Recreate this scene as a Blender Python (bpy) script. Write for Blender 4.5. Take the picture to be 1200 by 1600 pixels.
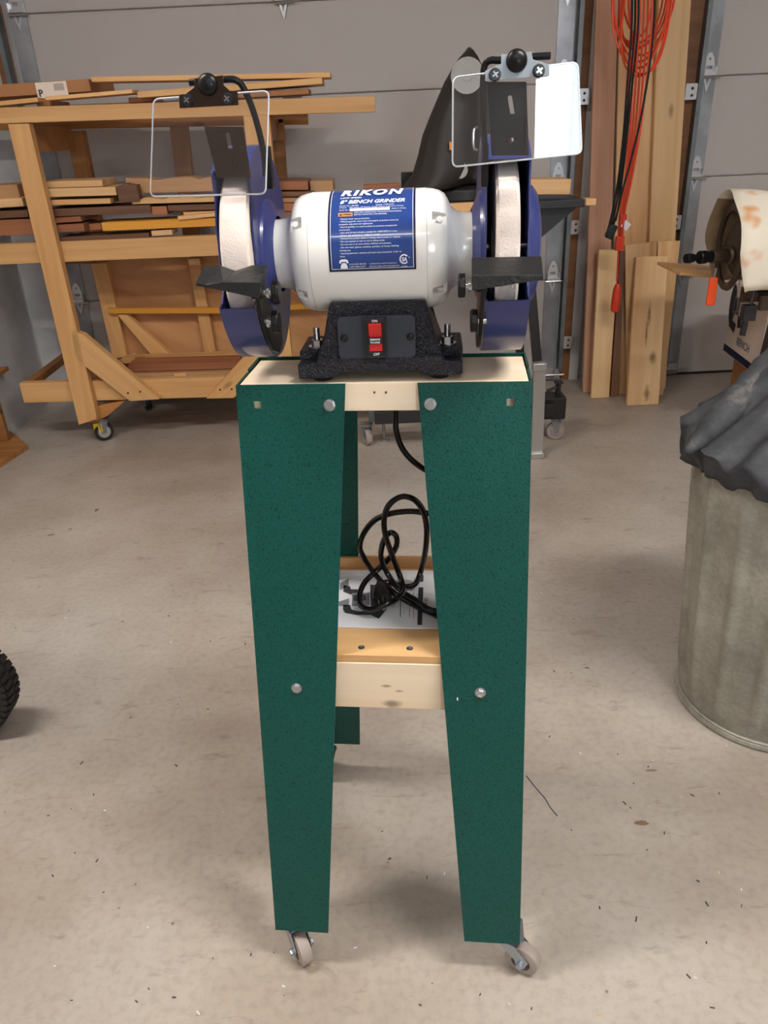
import bpy, bmesh, math, random
from math import radians, sin, cos, pi, sqrt, atan2
from mathutils import Vector, Matrix, Euler
from mathutils.geometry import tessellate_polygon
random.seed(4)
for o in list(bpy.data.objects): bpy.data.objects.remove(o)
scn = bpy.context.scene; col = scn.collection
# ------------------------------------------------------------------ camera
PIT, ROL, CH, FPX = radians(26.5), radians(2.67), 1.15, 1200.0
U0 = Vector((0, sin(PIT), cos(PIT))); R0 = Vector((1, 0, 0)); FW = Vector((0, cos(PIT), -sin(PIT)))
RV = R0*cos(ROL) - U0*sin(ROL); UV = U0*cos(ROL) + R0*sin(ROL)
cd = bpy.data.cameras.new('camera'); cam = bpy.data.objects.new('camera', cd); col.objects.link(cam)
M = Matrix((RV, UV, -FW)).transposed().to_4x4(); M.translation = (0, 0, CH); cam.matrix_world = M
cd.sensor_fit = 'VERTICAL'; cd.sensor_height = 36; cd.lens = 27.0; cd.clip_start = .02
scn.camera = cam
# ------------------------------------------------------------------ world, light, exposure
w = bpy.data.worlds.new('daylight'); scn.world = w; w.use_nodes = True
w.node_tree.nodes['Background'].inputs[0].default_value = (.82, .92, 1, 1)
w.node_tree.nodes['Background'].inputs[1].default_value = 17.0
scn.view_settings.view_transform = 'Standard'; scn.view_settings.look = 'None'
scn.view_settings.exposure = 0.0; scn.view_settings.gamma = 1; scn.view_settings.use_curve_mapping = False
LAMPS = [((1.15, .25, 2.55), 68, (1, .965, .93), (1.2, .16)), ((-1.25, .85, 2.55), 52, (1, .945, .89), (1.2, .16)), ((.0, -1.1, 2.55), 13, (1, .98, .96), (1.2, .16))]
for i, (p, e, c, s) in enumerate(LAMPS):
    l = bpy.data.lights.new('tube_light', 'AREA'); l.shape = 'RECTANGLE'; l.size, l.size_y = s; l.energy = e; l.color = c
    o = bpy.data.objects.new('tube_light', l); o.location = (p[0], p[1], p[2]-.012); col.objects.link(o)
ADDED_WINDOW = (.72, 1.62, 1.15, 2.0)    # x0, x1, z0, z1 of an unseen opening added for the right shield's reflection
# ------------------------------------------------------------------ pixel -> point at a chosen depth
def ray(px, py): return RV*((px-600)/FPX) - UV*((py-800)/FPX) + FW
def aty(px, py, Y):
    d = ray(px, py); t = Y/d.y; return Vector((d.x*t, Y, CH+d.z*t))
def atz(px, py, Z=0):
    d = ray(px, py); t = (Z-CH)/d.z; return Vector((d.x*t, d.y*t, Z))
# ------------------------------------------------------------------ materials
def lin(c): return tuple((v/12.92 if v <= .04045 else ((v+.055)/1.055)**2.4) for v in [x/255 for x in c]) + (1,)
def new(name):
    m = bpy.data.materials.new(name); m.use_nodes = True; nt = m.node_tree
    return m, nt, nt.nodes['Principled BSDF']
def N(nt, t, **k):
    n = nt.nodes.new(t)
    for a, v in k.items():
        if a in n.inputs: n.inputs[a].default_value = v
        else: setattr(n, a, v)
    return n
def ramp(nt, fac, stops):
    r = nt.nodes.new('ShaderNodeValToRGB'); e = r.color_ramp.elements
    e[0].position, e[0].color = stops[0][0], stops[0][1]; e[1].position, e[1].color = stops[-1][0], stops[-1][1]
    for p, c in stops[1:-1]: x = e.new(p); x.color = c
    nt.links.new(fac, r.inputs[0]); return r
def bump(nt, b, h, strength=.2, dist=.002):
    n = nt.nodes.new('ShaderNodeBump'); n.inputs['Strength'].default_value = strength; n.inputs['Distance'].default_value = dist
    nt.links.new(h, n.inputs['Height']); nt.links.new(n.outputs[0], b.inputs['Normal'])
def plain(name, c, rough=.5, metal=0, coat=0, bs=0, bst=.2, vary=.0):
    m, nt, b = new(name); C_ = lin(c)
    b.inputs['Base Color'].default_value = C_; b.inputs['Roughness'].default_value = rough
    b.inputs['Metallic'].default_value = metal; b.inputs['Coat Weight'].default_value = coat
    tc = N(nt, 'ShaderNodeTexCoord')
    if bs:
        n = N(nt, 'ShaderNodeTexNoise', Scale=bs, Detail=3.0); nt.links.new(tc.outputs['Object'], n.inputs['Vector'])
        bump(nt, b, n.outputs[0], bst, .003)
    if vary:
        n = N(nt, 'ShaderNodeTexNoise', Scale=9.0, Detail=5.0); nt.links.new(tc.outputs['Object'], n.inputs['Vector'])
        r = ramp(nt, n.outputs[0], [(.35, tuple(x*(1-vary) for x in C_[:3])+(1,)), (.65, tuple(min(1, x*(1+vary)) for x in C_[:3])+(1,))])
        nt.links.new(r.outputs[0], b.inputs['Base Color'])
    return m
def wood(name, c1, c2, rough=.55, grain=26, knots=True, streak=None, long=1.0, spots=()):
    m, nt, b = new(name); L = nt.links
    tc = N(nt, 'ShaderNodeTexCoord'); oi = N(nt, 'ShaderNodeObjectInfo')
    off = N(nt, 'ShaderNodeVectorMath', operation='MULTIPLY_ADD'); L.new(oi.outputs['Random'], off.inputs[0]); off.inputs[1].default_value = (7, 3, 5); L.new(tc.outputs['Object'], off.inputs[2])
    mp = N(nt, 'ShaderNodeMapping'); mp.inputs['Scale'].default_value = (1.1*long, grain, grain); L.new(off.outputs[0], mp.inputs[0])
    n1 = N(nt, 'ShaderNodeTexNoise', Scale=1.0, Detail=6.0, Roughness=.6, Distortion=.4); L.new(mp.outputs[0], n1.inputs['Vector'])
    mp2 = N(nt, 'ShaderNodeMapping'); mp2.inputs['Scale'].default_value = (.6*long, 5, 5); L.new(off.outputs[0], mp2.inputs[0])
    n2 = N(nt, 'ShaderNodeTexNoise', Scale=1.0, Detail=3.0, Distortion=.8); L.new(mp2.outputs[0], n2.inputs['Vector'])
    mx = N(nt, 'ShaderNodeMath', operation='MULTIPLY_ADD'); L.new(n1.outputs[0], mx.inputs[0]); mx.inputs[1].default_value = .55; 
    m2 = N(nt, 'ShaderNodeMath', operation='MULTIPLY'); L.new(n2.outputs[0], m2.inputs[0]); m2.inputs[1].default_value = .5; L.new(m2.outputs[0], mx.inputs[2])
    C1, C2 = lin(c1), lin(c2)
    st = [(.38, C2), (.62, C1)] if streak is None else [(.33, lin(streak)), (.43, C2), (.62, C1)]
    r = ramp(nt, mx.outputs[0], st); outc = r.outputs[0]
    if knots:
        mp3 = N(nt, 'ShaderNodeMapping'); mp3.inputs['Scale'].default_value = (2.6, 6.5, 6.5); L.new(off.outputs[0], mp3.inputs[0])
        v = N(nt, 'ShaderNodeTexVoronoi', Scale=1.0); L.new(mp3.outputs[0], v.inputs['Vector'])
        kr = ramp(nt, v.outputs['Distance'], [(.03, (1, 1, 1, 1)), (.10, (0, 0, 0, 1))])
        mc = N(nt, 'ShaderNodeMix', data_type='RGBA'); L.new(kr.outputs[0], mc.inputs['Factor']); L.new(outc, mc.inputs['A'])
        mc.inputs['B'].default_value = tuple(x*.35 for x in C2[:3])+(1,); outc = mc.outputs['Result']
    for sx_, sz_, rx_, rz_ in spots:
        su = N(nt, 'ShaderNodeVectorMath', operation='SUBTRACT'); L.new(tc.outputs['Object'], su.inputs[0]); su.inputs[1].default_value = (sx_, 0, sz_)
        mu = N(nt, 'ShaderNodeVectorMath', operation='MULTIPLY'); L.new(su.outputs[0], mu.inputs[0]); mu.inputs[1].default_value = (1/rx_, 0, 1/rz_)
        nz_ = N(nt, 'ShaderNodeTexNoise', Scale=60.0, Detail=3.0); L.new(tc.outputs['Object'], nz_.inputs['Vector'])
        ln = N(nt, 'ShaderNodeVectorMath', operation='LENGTH'); L.new(mu.outputs[0], ln.inputs[0])
        ad = N(nt, 'ShaderNodeMath', operation='MULTIPLY_ADD'); L.new(nz_.outputs[0], ad.inputs[0]); ad.inputs[1].default_value = .9; L.new(ln.outputs['Value'], ad.inputs[2])
        mr_ = N(nt, 'ShaderNodeMapRange'); L.new(ad.outputs[0], mr_.inputs[0]); mr_.inputs['From Min'].default_value = .7; mr_.inputs['From Max'].default_value = 1.6; mr_.inputs['To Min'].default_value = .85; mr_.inputs['To Max'].default_value = 0
        mc = N(nt, 'ShaderNodeMix', data_type='RGBA'); L.new(mr_.outputs[0], mc.inputs['Factor']); L.new(outc, mc.inputs['A']); mc.inputs['B'].default_value = tuple(x*.28 for x in C2[:3])+(1,); outc = mc.outputs['Result']
    hs = N(nt, 'ShaderNodeHueSaturation'); L.new(outc, hs.inputs['Color'])
    mr = N(nt, 'ShaderNodeMapRange'); mr.inputs['To Min'].default_value = .86; mr.inputs['To Max'].default_value = 1.12; L.new(oi.outputs['Random'], mr.inputs[0]); L.new(mr.outputs[0], hs.inputs['Value'])
    L.new(hs.outputs[0], b.inputs['Base Color']); b.inputs['Roughness'].default_value = rough
    bump(nt, b, n1.outputs[0], .12, .001)
    return m
W = {}
W['pine'] = wood('pine_wood', (220, 172, 114), (196, 144, 88))
W['pine_dark'] = wood('aged_pine', (176, 120, 66), (140, 90, 48))
W['pale'] = wood('pale_board', (226, 186, 136), (200, 152, 100))
W['red'] = wood('reddish_board', (164, 104, 68), (128, 76, 50), knots=False)
W['brown'] = wood('walnut_board', (120, 82, 56), (84, 54, 38), knots=False)
W['tan'] = wood('tan_plywood', (192, 148, 104), (168, 122, 80), knots=False)
W['white'] = wood('fresh_spruce', (242, 224, 198), (226, 196, 158), grain=18, knots=False)
W['apronw'] = wood('knotty_spruce', (244, 226, 200), (232, 204, 168), grain=18, knots=False, spots=[(.002, .446, .016, .007), (-.004, .476, .008, .0025), (.012, .468, .006, .002)])
W['shelf'] = wood('shelf_plywood', (232, 188, 132), (212, 158, 100), knots=False, grain=20)
W['ply'] = wood('birch_plywood', (214, 162, 110), (188, 130, 82), grain=9, knots=False, streak=(138, 86, 48))
W['yellow'] = wood('yellow_batten', (222, 158, 56), (200, 134, 44), knots=False)
W['rose'] = wood('reddish_oak', (206, 158, 128), (184, 134, 106), knots=False, grain=40)
W['hick'] = wood('hickory_board', (222, 182, 132), (190, 142, 96), streak=(120, 78, 50), grain=16, long=.8)
W['hickf'] = wood('knotty_front_board', (230, 192, 142), (204, 156, 108), grain=16, long=.8, knots=False, spots=[(-.11, -.030, .030, .017), (.075, -.004, .060, .008), (.0, .004, .070, .006), (-.27, -.014, .04, .014)])
W['creamy'] = wood('maple_board', (236, 202, 152), (216, 174, 122), grain=16, long=.6)
W['jamb'] = wood('brown_jamb', (140, 92, 52), (112, 70, 38), knots=False)
def stained_canvas():
    m, nt, b = new('stained_canvas'); tc = N(nt, 'ShaderNodeTexCoord'); n = N(nt, 'ShaderNodeTexNoise', Scale=9.0, Detail=2.0); nt.links.new(tc.outputs['Object'], n.inputs['Vector'])
    r = ramp(nt, n.outputs[0], [(.36, lin((206, 196, 170))), (.46, lin((232, 222, 202))), (.60, lin((234, 224, 206))), (.70, lin((222, 160, 104)))]); nt.links.new(r.outputs[0], b.inputs['Base Color']); b.inputs['Roughness'].default_value = .9; return m
W['bark'] = plain('bark', (70, 48, 36), .9, bs=60, bst=.8, vary=.4)
def concrete():
    m, nt, b = new('concrete'); L = nt.links; tc = N(nt, 'ShaderNodeTexCoord')
    n1 = N(nt, 'ShaderNodeTexNoise', Scale=1.6, Detail=8.0, Roughness=.62); L.new(tc.outputs['Object'], n1.inputs['Vector'])
    r1 = ramp(nt, n1.outputs[0], [(.3, lin((152, 140, 129))), (.5, lin((174, 165, 155))), (.70, lin((192, 186, 178)))])
    n2 = N(nt, 'ShaderNodeTexNoise', Scale=70.0, Detail=3.0); L.new(tc.outputs['Object'], n2.inputs['Vector'])
    r2 = ramp(nt, n2.outputs[0], [(.3, (.88, .88, .88, 1)), (.55, (1, 1, 1, 1))])
    mp = N(nt, 'ShaderNodeMapping'); mp.inputs['Scale'].default_value = (5, 14, 5); mp.inputs['Rotation'].default_value = (0, 0, .35); L.new(tc.outputs['Object'], mp.inputs[0])
    n3 = N(nt, 'ShaderNodeTexNoise', Scale=2.2, Detail=6.0, Roughness=.7, Distortion=.5); L.new(mp.outputs[0], n3.inputs['Vector'])
    r3 = ramp(nt, n3.outputs[0], [(.25, (.62, .58, .54, 1)), (.42, (1, 1, 1, 1))])
    v = N(nt, 'ShaderNodeTexVoronoi', Scale=9.0); L.new(tc.outputs['Object'], v.inputs['Vector'])
    r4 = ramp(nt, v.outputs['Distance'], [(.018, (.42, .38, .34, 1)), (.035, (1, 1, 1, 1))])
    n5 = N(nt, 'ShaderNodeTexNoise', Scale=.7, Detail=2.0); L.new(tc.outputs['Object'], n5.inputs['Vector'])
    r5 = ramp(nt, n5.outputs[0], [(.38, (.95, .90, .85, 1)), (.62, (1, 1, 1, 1))])
    o = r1.outputs[0]
    for r in (r2, r3, r4, r5):
        mx = N(nt, 'ShaderNodeMix', data_type='RGBA', blend_type='MULTIPLY'); mx.inputs['Factor'].default_value = 1
        L.new(o, mx.inputs['A']); L.new(r.outputs[0], mx.inputs['B']); o = mx.outputs['Result']
    L.new(o, b.inputs['Base Color'])
    rr = N(nt, 'ShaderNodeMapRange'); rr.inputs['To Min'].default_value = .34; rr.inputs['To Max'].default_value = .6; L.new(n1.outputs[0], rr.inputs[0]); L.new(rr.outputs[0], b.inputs['Roughness'])
    bump(nt, b, n2.outputs[0], .12, .001); return m
MT = dict(
    floor=concrete(),
    door=plain('embossed_door_steel', (190, 182, 178), .6, bs=320, bst=.35),
    wall=plain('painted_wall', (196, 194, 194), .75, vary=.08),
    ceil=plain('ceiling_white', (205, 198, 188), .9),
    galv=plain('galvanised_steel', (150, 152, 156), .42, .75, bs=30, bst=.1, vary=.2),
    galvd=plain('dull_track_steel', (120, 126, 128), .45, .7, vary=.2),
    zinc=plain('zinc_plate', (200, 200, 202), .28, 1),
    chrome=plain('chrome', (225, 225, 228), .12, 1),
    wht=plain('white_enamel', (238, 236, 232), .22, coat=.5),
    whtd=plain('shaded_moulding_white', (214, 212, 208), .4),
    blue=plain('blue_enamel', (42, 50, 108), .3, coat=.3),
    label=plain('label_blue', (30, 62, 130), .22, coat=.6),
    navy=plain('label_border', (14, 22, 58), .3),
    print=plain('white_print', (235, 238, 245), .4),
    orange_p=plain('orange_print', (232, 140, 40), .4),
    blk=plain('black_plastic', (26, 26, 28), .38),
    blkm=plain('black_oxide_steel', (30, 29, 30), .33, .6),
    bronze=plain('dark_zinc_steel', (84, 68, 60), .22, .9),
    wrinkle=None, green=None,
    red=plain('red_rocker', (214, 38, 34), .35),
    wheelw=plain('white_aluminium_oxide', (232, 218, 208), .9, bs=400, bst=.3, vary=.05),
    rubber=plain('grey_tread', (160, 146, 138), .6),
    tyre=plain('black_tyre', (34, 30, 28), .7, bs=40, bst=.4),
    cable=plain('black_cable', (16, 16, 17), .25),
    brass=plain('prong_metal', (200, 190, 165), .2, 1),
    paper=plain('paper', (226, 226, 230), .7),
    pgrey=plain('print_grey', (128, 130, 136), .7), pdark=plain('print_dark', (52, 54, 60), .7),
    orange=plain('orange_cord', (226, 72, 32), .45), oplug=plain('orange_plug', (214, 58, 30), .4), hiorange=plain('orange_vinyl', (248, 84, 22), .4),
    canvas=plain('cream_canvas', (232, 222, 202), .9, bs=80, bst=.3, vary=.10),
    blackcloth=plain('black_cover_fabric', (44, 38, 34), .6, bs=50, bst=.3),
    bag=None,
    iron=plain('oily_cast_iron', (84, 70, 58), .45, .5, bs=60, bst=.3, vary=.3),
    greyd=plain('grey_disc', (158, 156, 154), .6),
    card=plain('cardboard', (168, 118, 78), .85, vary=.06), boxw=plain('printed_carton', (226, 212, 198), .7),
    alu=plain('aluminium', (196, 196, 194), .35, .9), yellow=plain('yellow_tag', (236, 196, 20), .5),
    stain=plain('brown_stain', (128, 98, 74), .6),
    blackpaint=plain('black_painted_steel', (32, 31, 32), .45),
)
def wrinkle():
    m, nt, b = new('black_wrinkle_paint'); L = nt.links; tc = N(nt, 'ShaderNodeTexCoord')
    n = N(nt, 'ShaderNodeTexNoise', Scale=230.0, Detail=2.0, Distortion=1.5); L.new(tc.outputs['Object'], n.inputs['Vector'])
    b.inputs['Base Color'].default_value = lin((30, 30, 40)); b.inputs['Roughness'].default_value = .3
    bump(nt, b, n.outputs[0], 1.0, .006); return m
MT['wrinkle'] = wrinkle()
def hammer():
    m, nt, b = new('green_hammered_paint'); L = nt.links; tc = N(nt, 'ShaderNodeTexCoord')
    n = N(nt, 'ShaderNodeTexNoise', Scale=330.0, Detail=2.0, Distortion=.6); L.new(tc.outputs['Object'], n.inputs['Vector'])
    r = ramp(nt, n.outputs[0], [(.32, lin((2, 52, 46))), (.42, lin((4, 70, 62))), (.7, lin((8, 78, 70)))])
    L.new(r.outputs[0], b.inputs['Base Color']); b.inputs['Roughness'].default_value = .42; b.inputs['Specular IOR Level'].default_value = .3
    bump(nt, b, n.outputs[0], .5, .0012); return m
MT['green'] = hammer()
def bagm():
    m, nt, b = new('black_dusty_leather'); L = nt.links; tc = N(nt, 'ShaderNodeTexCoord')
    n = N(nt, 'ShaderNodeTexNoise', Scale=14.0, Detail=7.0, Roughness=.7); L.new(tc.outputs['Object'], n.inputs['Vector'])
    r = ramp(nt, n.outputs[0], [(.35, lin((36, 37, 41))), (.58, lin((60, 61, 64))), (.76, lin((112, 106, 98)))])
    L.new(r.outputs[0], b.inputs['Base Color']); b.inputs['Roughness'].default_value = .72
    n2 = N(nt, 'ShaderNodeTexNoise', Scale=160.0, Detail=3.0); L.new(tc.outputs['Object'], n2.inputs['Vector'])
    bump(nt, b, n2.outputs[0], .3, .001); return m
MT['bag'] = bagm()
def canm():
    m, nt, b = new('weathered_galvanised'); L = nt.links; tc = N(nt, 'ShaderNodeTexCoord')
    n = N(nt, 'ShaderNodeTexNoise', Scale=5.0, Detail=8.0, Roughness=.7); L.new(tc.outputs['Object'], n.inputs['Vector'])
    r = ramp(nt, n.outputs[0], [(.3, lin((128, 124, 112))), (.5, lin((160, 156, 143))), (.7, lin((186, 182, 168)))])
    v = N(nt, 'ShaderNodeTexVoronoi', Scale=150.0); L.new(tc.outputs['Object'], v.inputs['Vector'])
    r2 = ramp(nt, v.outputs['Color'], [(.2, (.86, .86, .86, 1)), (.8, (1, 1, 1, 1))])
    mx = N(nt, 'ShaderNodeMix', data_type='RGBA', blend_type='MULTIPLY'); mx.inputs['Factor'].default_value = 1
    L.new(r.outputs[0], mx.inputs['A']); L.new(r2.outputs[0], mx.inputs['B']); L.new(mx.outputs['Result'], b.inputs['Base Color'])
    b.inputs['Metallic'].default_value = .35; b.inputs['Roughness'].default_value = .5; return m
MT['can'] = canm()
def clear():
    m, nt, b = new('clear_polycarbonate'); b.inputs['Base Color'].default_value = (.97, .97, .98, 1)
    b.inputs['Transmission Weight'].default_value = 1; b.inputs['IOR'].default_value = 1.5; b.inputs['Roughness'].default_value = .01; return m
MT['clear'] = clear()
MT['edge'] = plain('bright_edge_white', (225, 228, 232), .25)  # white colour imitates the bright look of the clear sheet's edge
def glow():
    m, nt, b = new('lit_tube'); b.inputs['Emission Color'].default_value = (1, .95, .88, 1); b.inputs['Emission Strength'].default_value = 14; return m
MT['lit'] = glow()
MT['frost'] = clear()
# ------------------------------------------------------------------ mesh builder
I4 = Matrix.Identity(4)
def T(x, y, z): return Matrix.Translation((x, y, z))
def RX(a): return Matrix.Rotation(a, 4, 'X')
def RY(a): return Matrix.Rotation(a, 4, 'Y')
def RZ(a): return Matrix.Rotation(a, 4, 'Z')
def frame(p, zdir, xhint=None):
    z = Vector(zdir).normalized(); h = Vector(xhint) if xhint is not None else (Vector((0, 0, 1)) if abs(z.z) < .9 else Vector((1, 0, 0)))
    y = z.cross(h).normalized(); x = y.cross(z); m = Matrix((x, y, z)).transposed().to_4x4(); m.translation = p; return m
class MB:
    def __init__(s): s.v = []; s.f = []; s.mi = []
    def add(s, vs, fs, m=I4, mi=0):
        b = len(s.v); s.v += [tuple(m @ Vector(v)) for v in vs]; s.f += [tuple(b+i for i in f) for f in fs]; s.mi += [mi]*len(fs); return s
    def box(s, c, d, m=I4, mi=0):
        x, y, z = c; a, b, e = d[0]/2, d[1]/2, d[2]/2
        vs = [(x+i*a, y+j*b, z+k*e) for k in (-1, 1) for j in (-1, 1) for i in (-1, 1)]
        return s.add(vs, [(0, 2, 3, 1), (4, 5, 7, 6), (0, 1, 5, 4), (2, 6, 7, 3), (0, 4, 6, 2), (1, 3, 7, 5)], m, mi)
    def hexa(s, b4, t4, m=I4, mi=0):
        return s.add(list(b4)+list(t4), [(3, 2, 1, 0), (4, 5, 6, 7), (0, 1, 5, 4), (1, 2, 6, 5), (2, 3, 7, 6), (3, 0, 4, 7)], m, mi)
    def lathe(s, prof, m=I4, n=32, closed=False, mi=0, cap=True):   # prof: (r, z) about local z
        vs = []; fs = []
        for r, z in prof:
            for i in range(n): a = 2*pi*i/n; vs.append((r*cos(a), r*sin(a), z))
        k = len(prof)
        for j in range(k if closed else k-1):
            j2 = (j+1) % k
            for i in range(n): i2 = (i+1) % n; fs.append((j*n+i, j*n+i2, j2*n+i2, j2*n+i))
        if cap and not closed:
            if prof[0][0] > 1e-6: fs.append(tuple(reversed(range(n))))
            if prof[-1][0] > 1e-6: fs.append(tuple((k-1)*n+i for i in range(n)))
        return s.add(vs, fs, m, mi)
    def cyl(s, p0, p1, r, r2=None, n=16, mi=0):
        p0, p1 = Vector(p0), Vector(p1); d = p1-p0
        return s.lathe([(r, 0), (r if r2 is None else r2, d.length)], frame(p0, d), n, mi=mi)
    def tube(s, pts, r, n=8, mi=0, closed=False, radii=None):
        pts = [Vector(p) for p in pts]; k = len(pts); vs = []; fs = []; prev = None
        for i, p in enumerate(pts):
            a = pts[(i-1) % k] if (closed or i > 0) else p; b = pts[(i+1) % k] if (closed or i < k-1) else p
            t = (b-a).normalized()
            if prev is None: x = t.orthogonal().normalized()
            else: x = (prev - t*prev.dot(t)).normalized()
            prev = x; y = t.cross(x); rr = radii[i] if radii else r
            for j in range(n): q = 2*pi*j/n; vs.append(p + x*rr*cos(q) + y*rr*sin(q))
        for i in range(k if closed else k-1):
            i2 = (i+1) % k
            for j in range(n): j2 = (j+1) % n; fs.append((i*n+j, i*n+j2, i2*n+j2, i2*n+j))
        if not closed: fs += [tuple(reversed(range(n))), tuple((k-1)*n+j for j in range(n))]
        return s.add(vs, fs, I4, mi)
    def plate(s, outer, holes=(), t=.003, m=I4, mi=0, mside=None):   # outline in local xy, extruded 0..t in z
        loops = [list(outer)]+[list(h) for h in holes]
        flat = [p for l in loops for p in l]; n = len(flat)
        tris = tessellate_polygon([[Vector((p[0], p[1], 0)) for p in l] for l in loops])
        vs = [(p[0], p[1], 0) for p in flat]+[(p[0], p[1], t) for p in flat]; fs = []
        for a, b, c in tris:
            A, B, Cc = flat[a], flat[b], flat[c]
            ar = (B[0]-A[0])*(Cc[1]-A[1])-(B[1]-A[1])*(Cc[0]-A[0])
            if abs(ar) < 1e-14: continue
            if ar < 0: b, c = c, b
            fs.append((a+n, b+n, c+n)); fs.append((a, c, b))
        s.add(vs, fs, m, mi); b0 = 0; sf = []
        for li, l in enumerate(loops):
            ar = sum(l[i][0]*l[(i+1) % len(l)][1]-l[(i+1) % len(l)][0]*l[i][1] for i in range(len(l)))
            for i in range(len(l)):
                a, b = b0+i, b0+(i+1) % len(l)
                q = (a, b, b+n, a+n)
                if (ar < 0) != (li > 0): q = tuple(reversed(q))
                sf.append(q)
            b0 += len(l)
        base = len(s.v)-2*n
        s.f += [tuple(base+i for i in q) for q in sf]; s.mi += [mi if mside is None else mside]*len(sf)
        return s
    def grid(s, P, m=I4, mi=0, wrapu=False):      # P[i][j]
        h, w_ = len(P), len(P[0]); vs = [p for r in P for p in r]; fs = []
        for i in range(h-1):
            for j in range(w_ if wrapu else w_-1):
                j2 = (j+1) % w_; fs.append((i*w_+j, i*w_+j2, (i+1)*w_+j2, (i+1)*w_+j))
        return s.add(vs, fs, m, mi)
    def build(s, name, mats, parent=None, smooth=True, bevel=0, world=None, weld=False, solid=0, subs=0, angle=32, seg=2):
        me = bpy.data.meshes.new(name); me.from_pydata(s.v, [], s.f)
        if not isinstance(mats, (list, tuple)): mats = [mats]
        for m in mats: me.materials.append(m)
        if len(mats) > 1: me.polygons.foreach_set('material_index', s.mi)
        if weld:
            bm = bmesh.new(); bm.from_mesh(me); bmesh.ops.remove_doubles(bm, verts=bm.verts, dist=1e-5); bmesh.ops.recalc_face_normals(bm, faces=bm.faces); bm.to_mesh(me); bm.free()
        me.update()
        if smooth:
            me.polygons.foreach_set('use_smooth', [True]*len(me.polygons)); me.set_sharp_from_angle(angle=radians(angle))
        o = bpy.data.objects.new(name, me); col.objects.link(o)
        if parent: o.parent = parent
        if world is not None: o.matrix_world = world
        if solid: md = o.modifiers.new('thickness', 'SOLIDIFY'); md.thickness = solid; md.offset = -1
        if subs: md = o.modifiers.new('subdivision', 'SUBSURF'); md.levels = md.render_levels = subs
        if bevel: md = o.modifiers.new('bevel', 'BEVEL'); md.width = bevel; md.segments = seg; md.limit_method = 'ANGLE'; md.angle_limit = radians(40)
        return o
def tag(o, label, cat=None, group=None, kind=None):
    if label: o['label'] = label
    if cat: o['category'] = cat
    if group: o['group'] = group
    if kind: o['kind'] = kind
    return o
def thing(name, label, cat, mat=I4, group=None, kind=None):
    o = bpy.data.objects.new(name, None); o.empty_display_size = .1; col.objects.link(o); o.matrix_world = mat
    return tag(o, label, cat, group, kind)
def rrect(x0, y0, x1, y1, r, n=5):
    pts = []
    for cx, cy, a0 in ((x1-r, y1-r, 0), (x0+r, y1-r, 90), (x0+r, y0+r, 180), (x1-r, y0+r, 270)):
        for i in range(n+1): a = radians(a0+90*i/n); pts.append((cx+r*cos(a), cy+r*sin(a)))
    return pts
def circ(cx, cy, r, n=16): return [(cx+r*cos(2*pi*i/n), cy+r*sin(2*pi*i/n)) for i in range(n)]
def spline(pts, sub=8):
    pts = [Vector(p) for p in pts]; P = [pts[0]*2-pts[1]]+pts+[pts[-1]*2-pts[-2]]; out = []
    for i in range(1, len(P)-2):
        a, b, c, d = P[i-1:i+3]
        for k in range(sub):
            t = k/sub; out.append(.5*((2*b)+(c-a)*t+(2*a-5*b+4*c-d)*t*t+(3*b-a-3*c+d)*t**3))
    return out+[pts[-1]]
def text2d(body, size, shear=0, bold=0, align='LEFT', res=3, space=1.0):
    c = bpy.data.curves.new('t', 'FONT'); c.body = body; c.space_character = space; c.size = size; c.shear = shear; c.offset = bold; c.align_x = align; c.resolution_u = res
    o = bpy.data.objects.new('t', c); col.objects.link(o); bpy.context.view_layer.update()
    me = bpy.data.meshes.new_from_object(o.evaluated_get(bpy.context.evaluated_depsgraph_get()))
    vs = [(v.co.x, v.co.y) for v in me.vertices]; fs = [tuple(p.vertices) for p in me.polygons]
    bpy.data.objects.remove(o); bpy.data.curves.remove(c); bpy.data.meshes.remove(me); return vs, fs
def textmb(mb, body, size, fn, **k):
    w_ = k.pop('width', None); mi = k.pop('mi', 0); vs, fs = text2d(body, size, **k)
    sx = 1
    if w_ and vs: mxx = max(v[0] for v in vs); sx = w_/mxx
    mb.add([fn(v[0]*sx, v[1]) for v in vs], fs, mi=mi)
def boolcut(o, cutter_mbs):
    bpy.context.view_layer.update(); cs = []
    for mb in cutter_mbs:
        c = mb.build('cut', MT['whtd'], smooth=False, weld=True); c.matrix_world = o.matrix_world.copy(); cs.append(c)
        md = o.modifiers.new('b', 'BOOLEAN'); md.operation = 'DIFFERENCE'; md.object = c; md.solver = 'EXACT'
    bpy.context.view_layer.update()
    me = bpy.data.meshes.new_from_object(o.evaluated_get(bpy.context.evaluated_depsgraph_get()))
    o.modifiers.clear(); o.data = me
    for c in cs: bpy.data.objects.remove(c)
    me.polygons.foreach_set('use_smooth', [True]*len(me.polygons)); me.set_sharp_from_angle(angle=radians(32))
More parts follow.
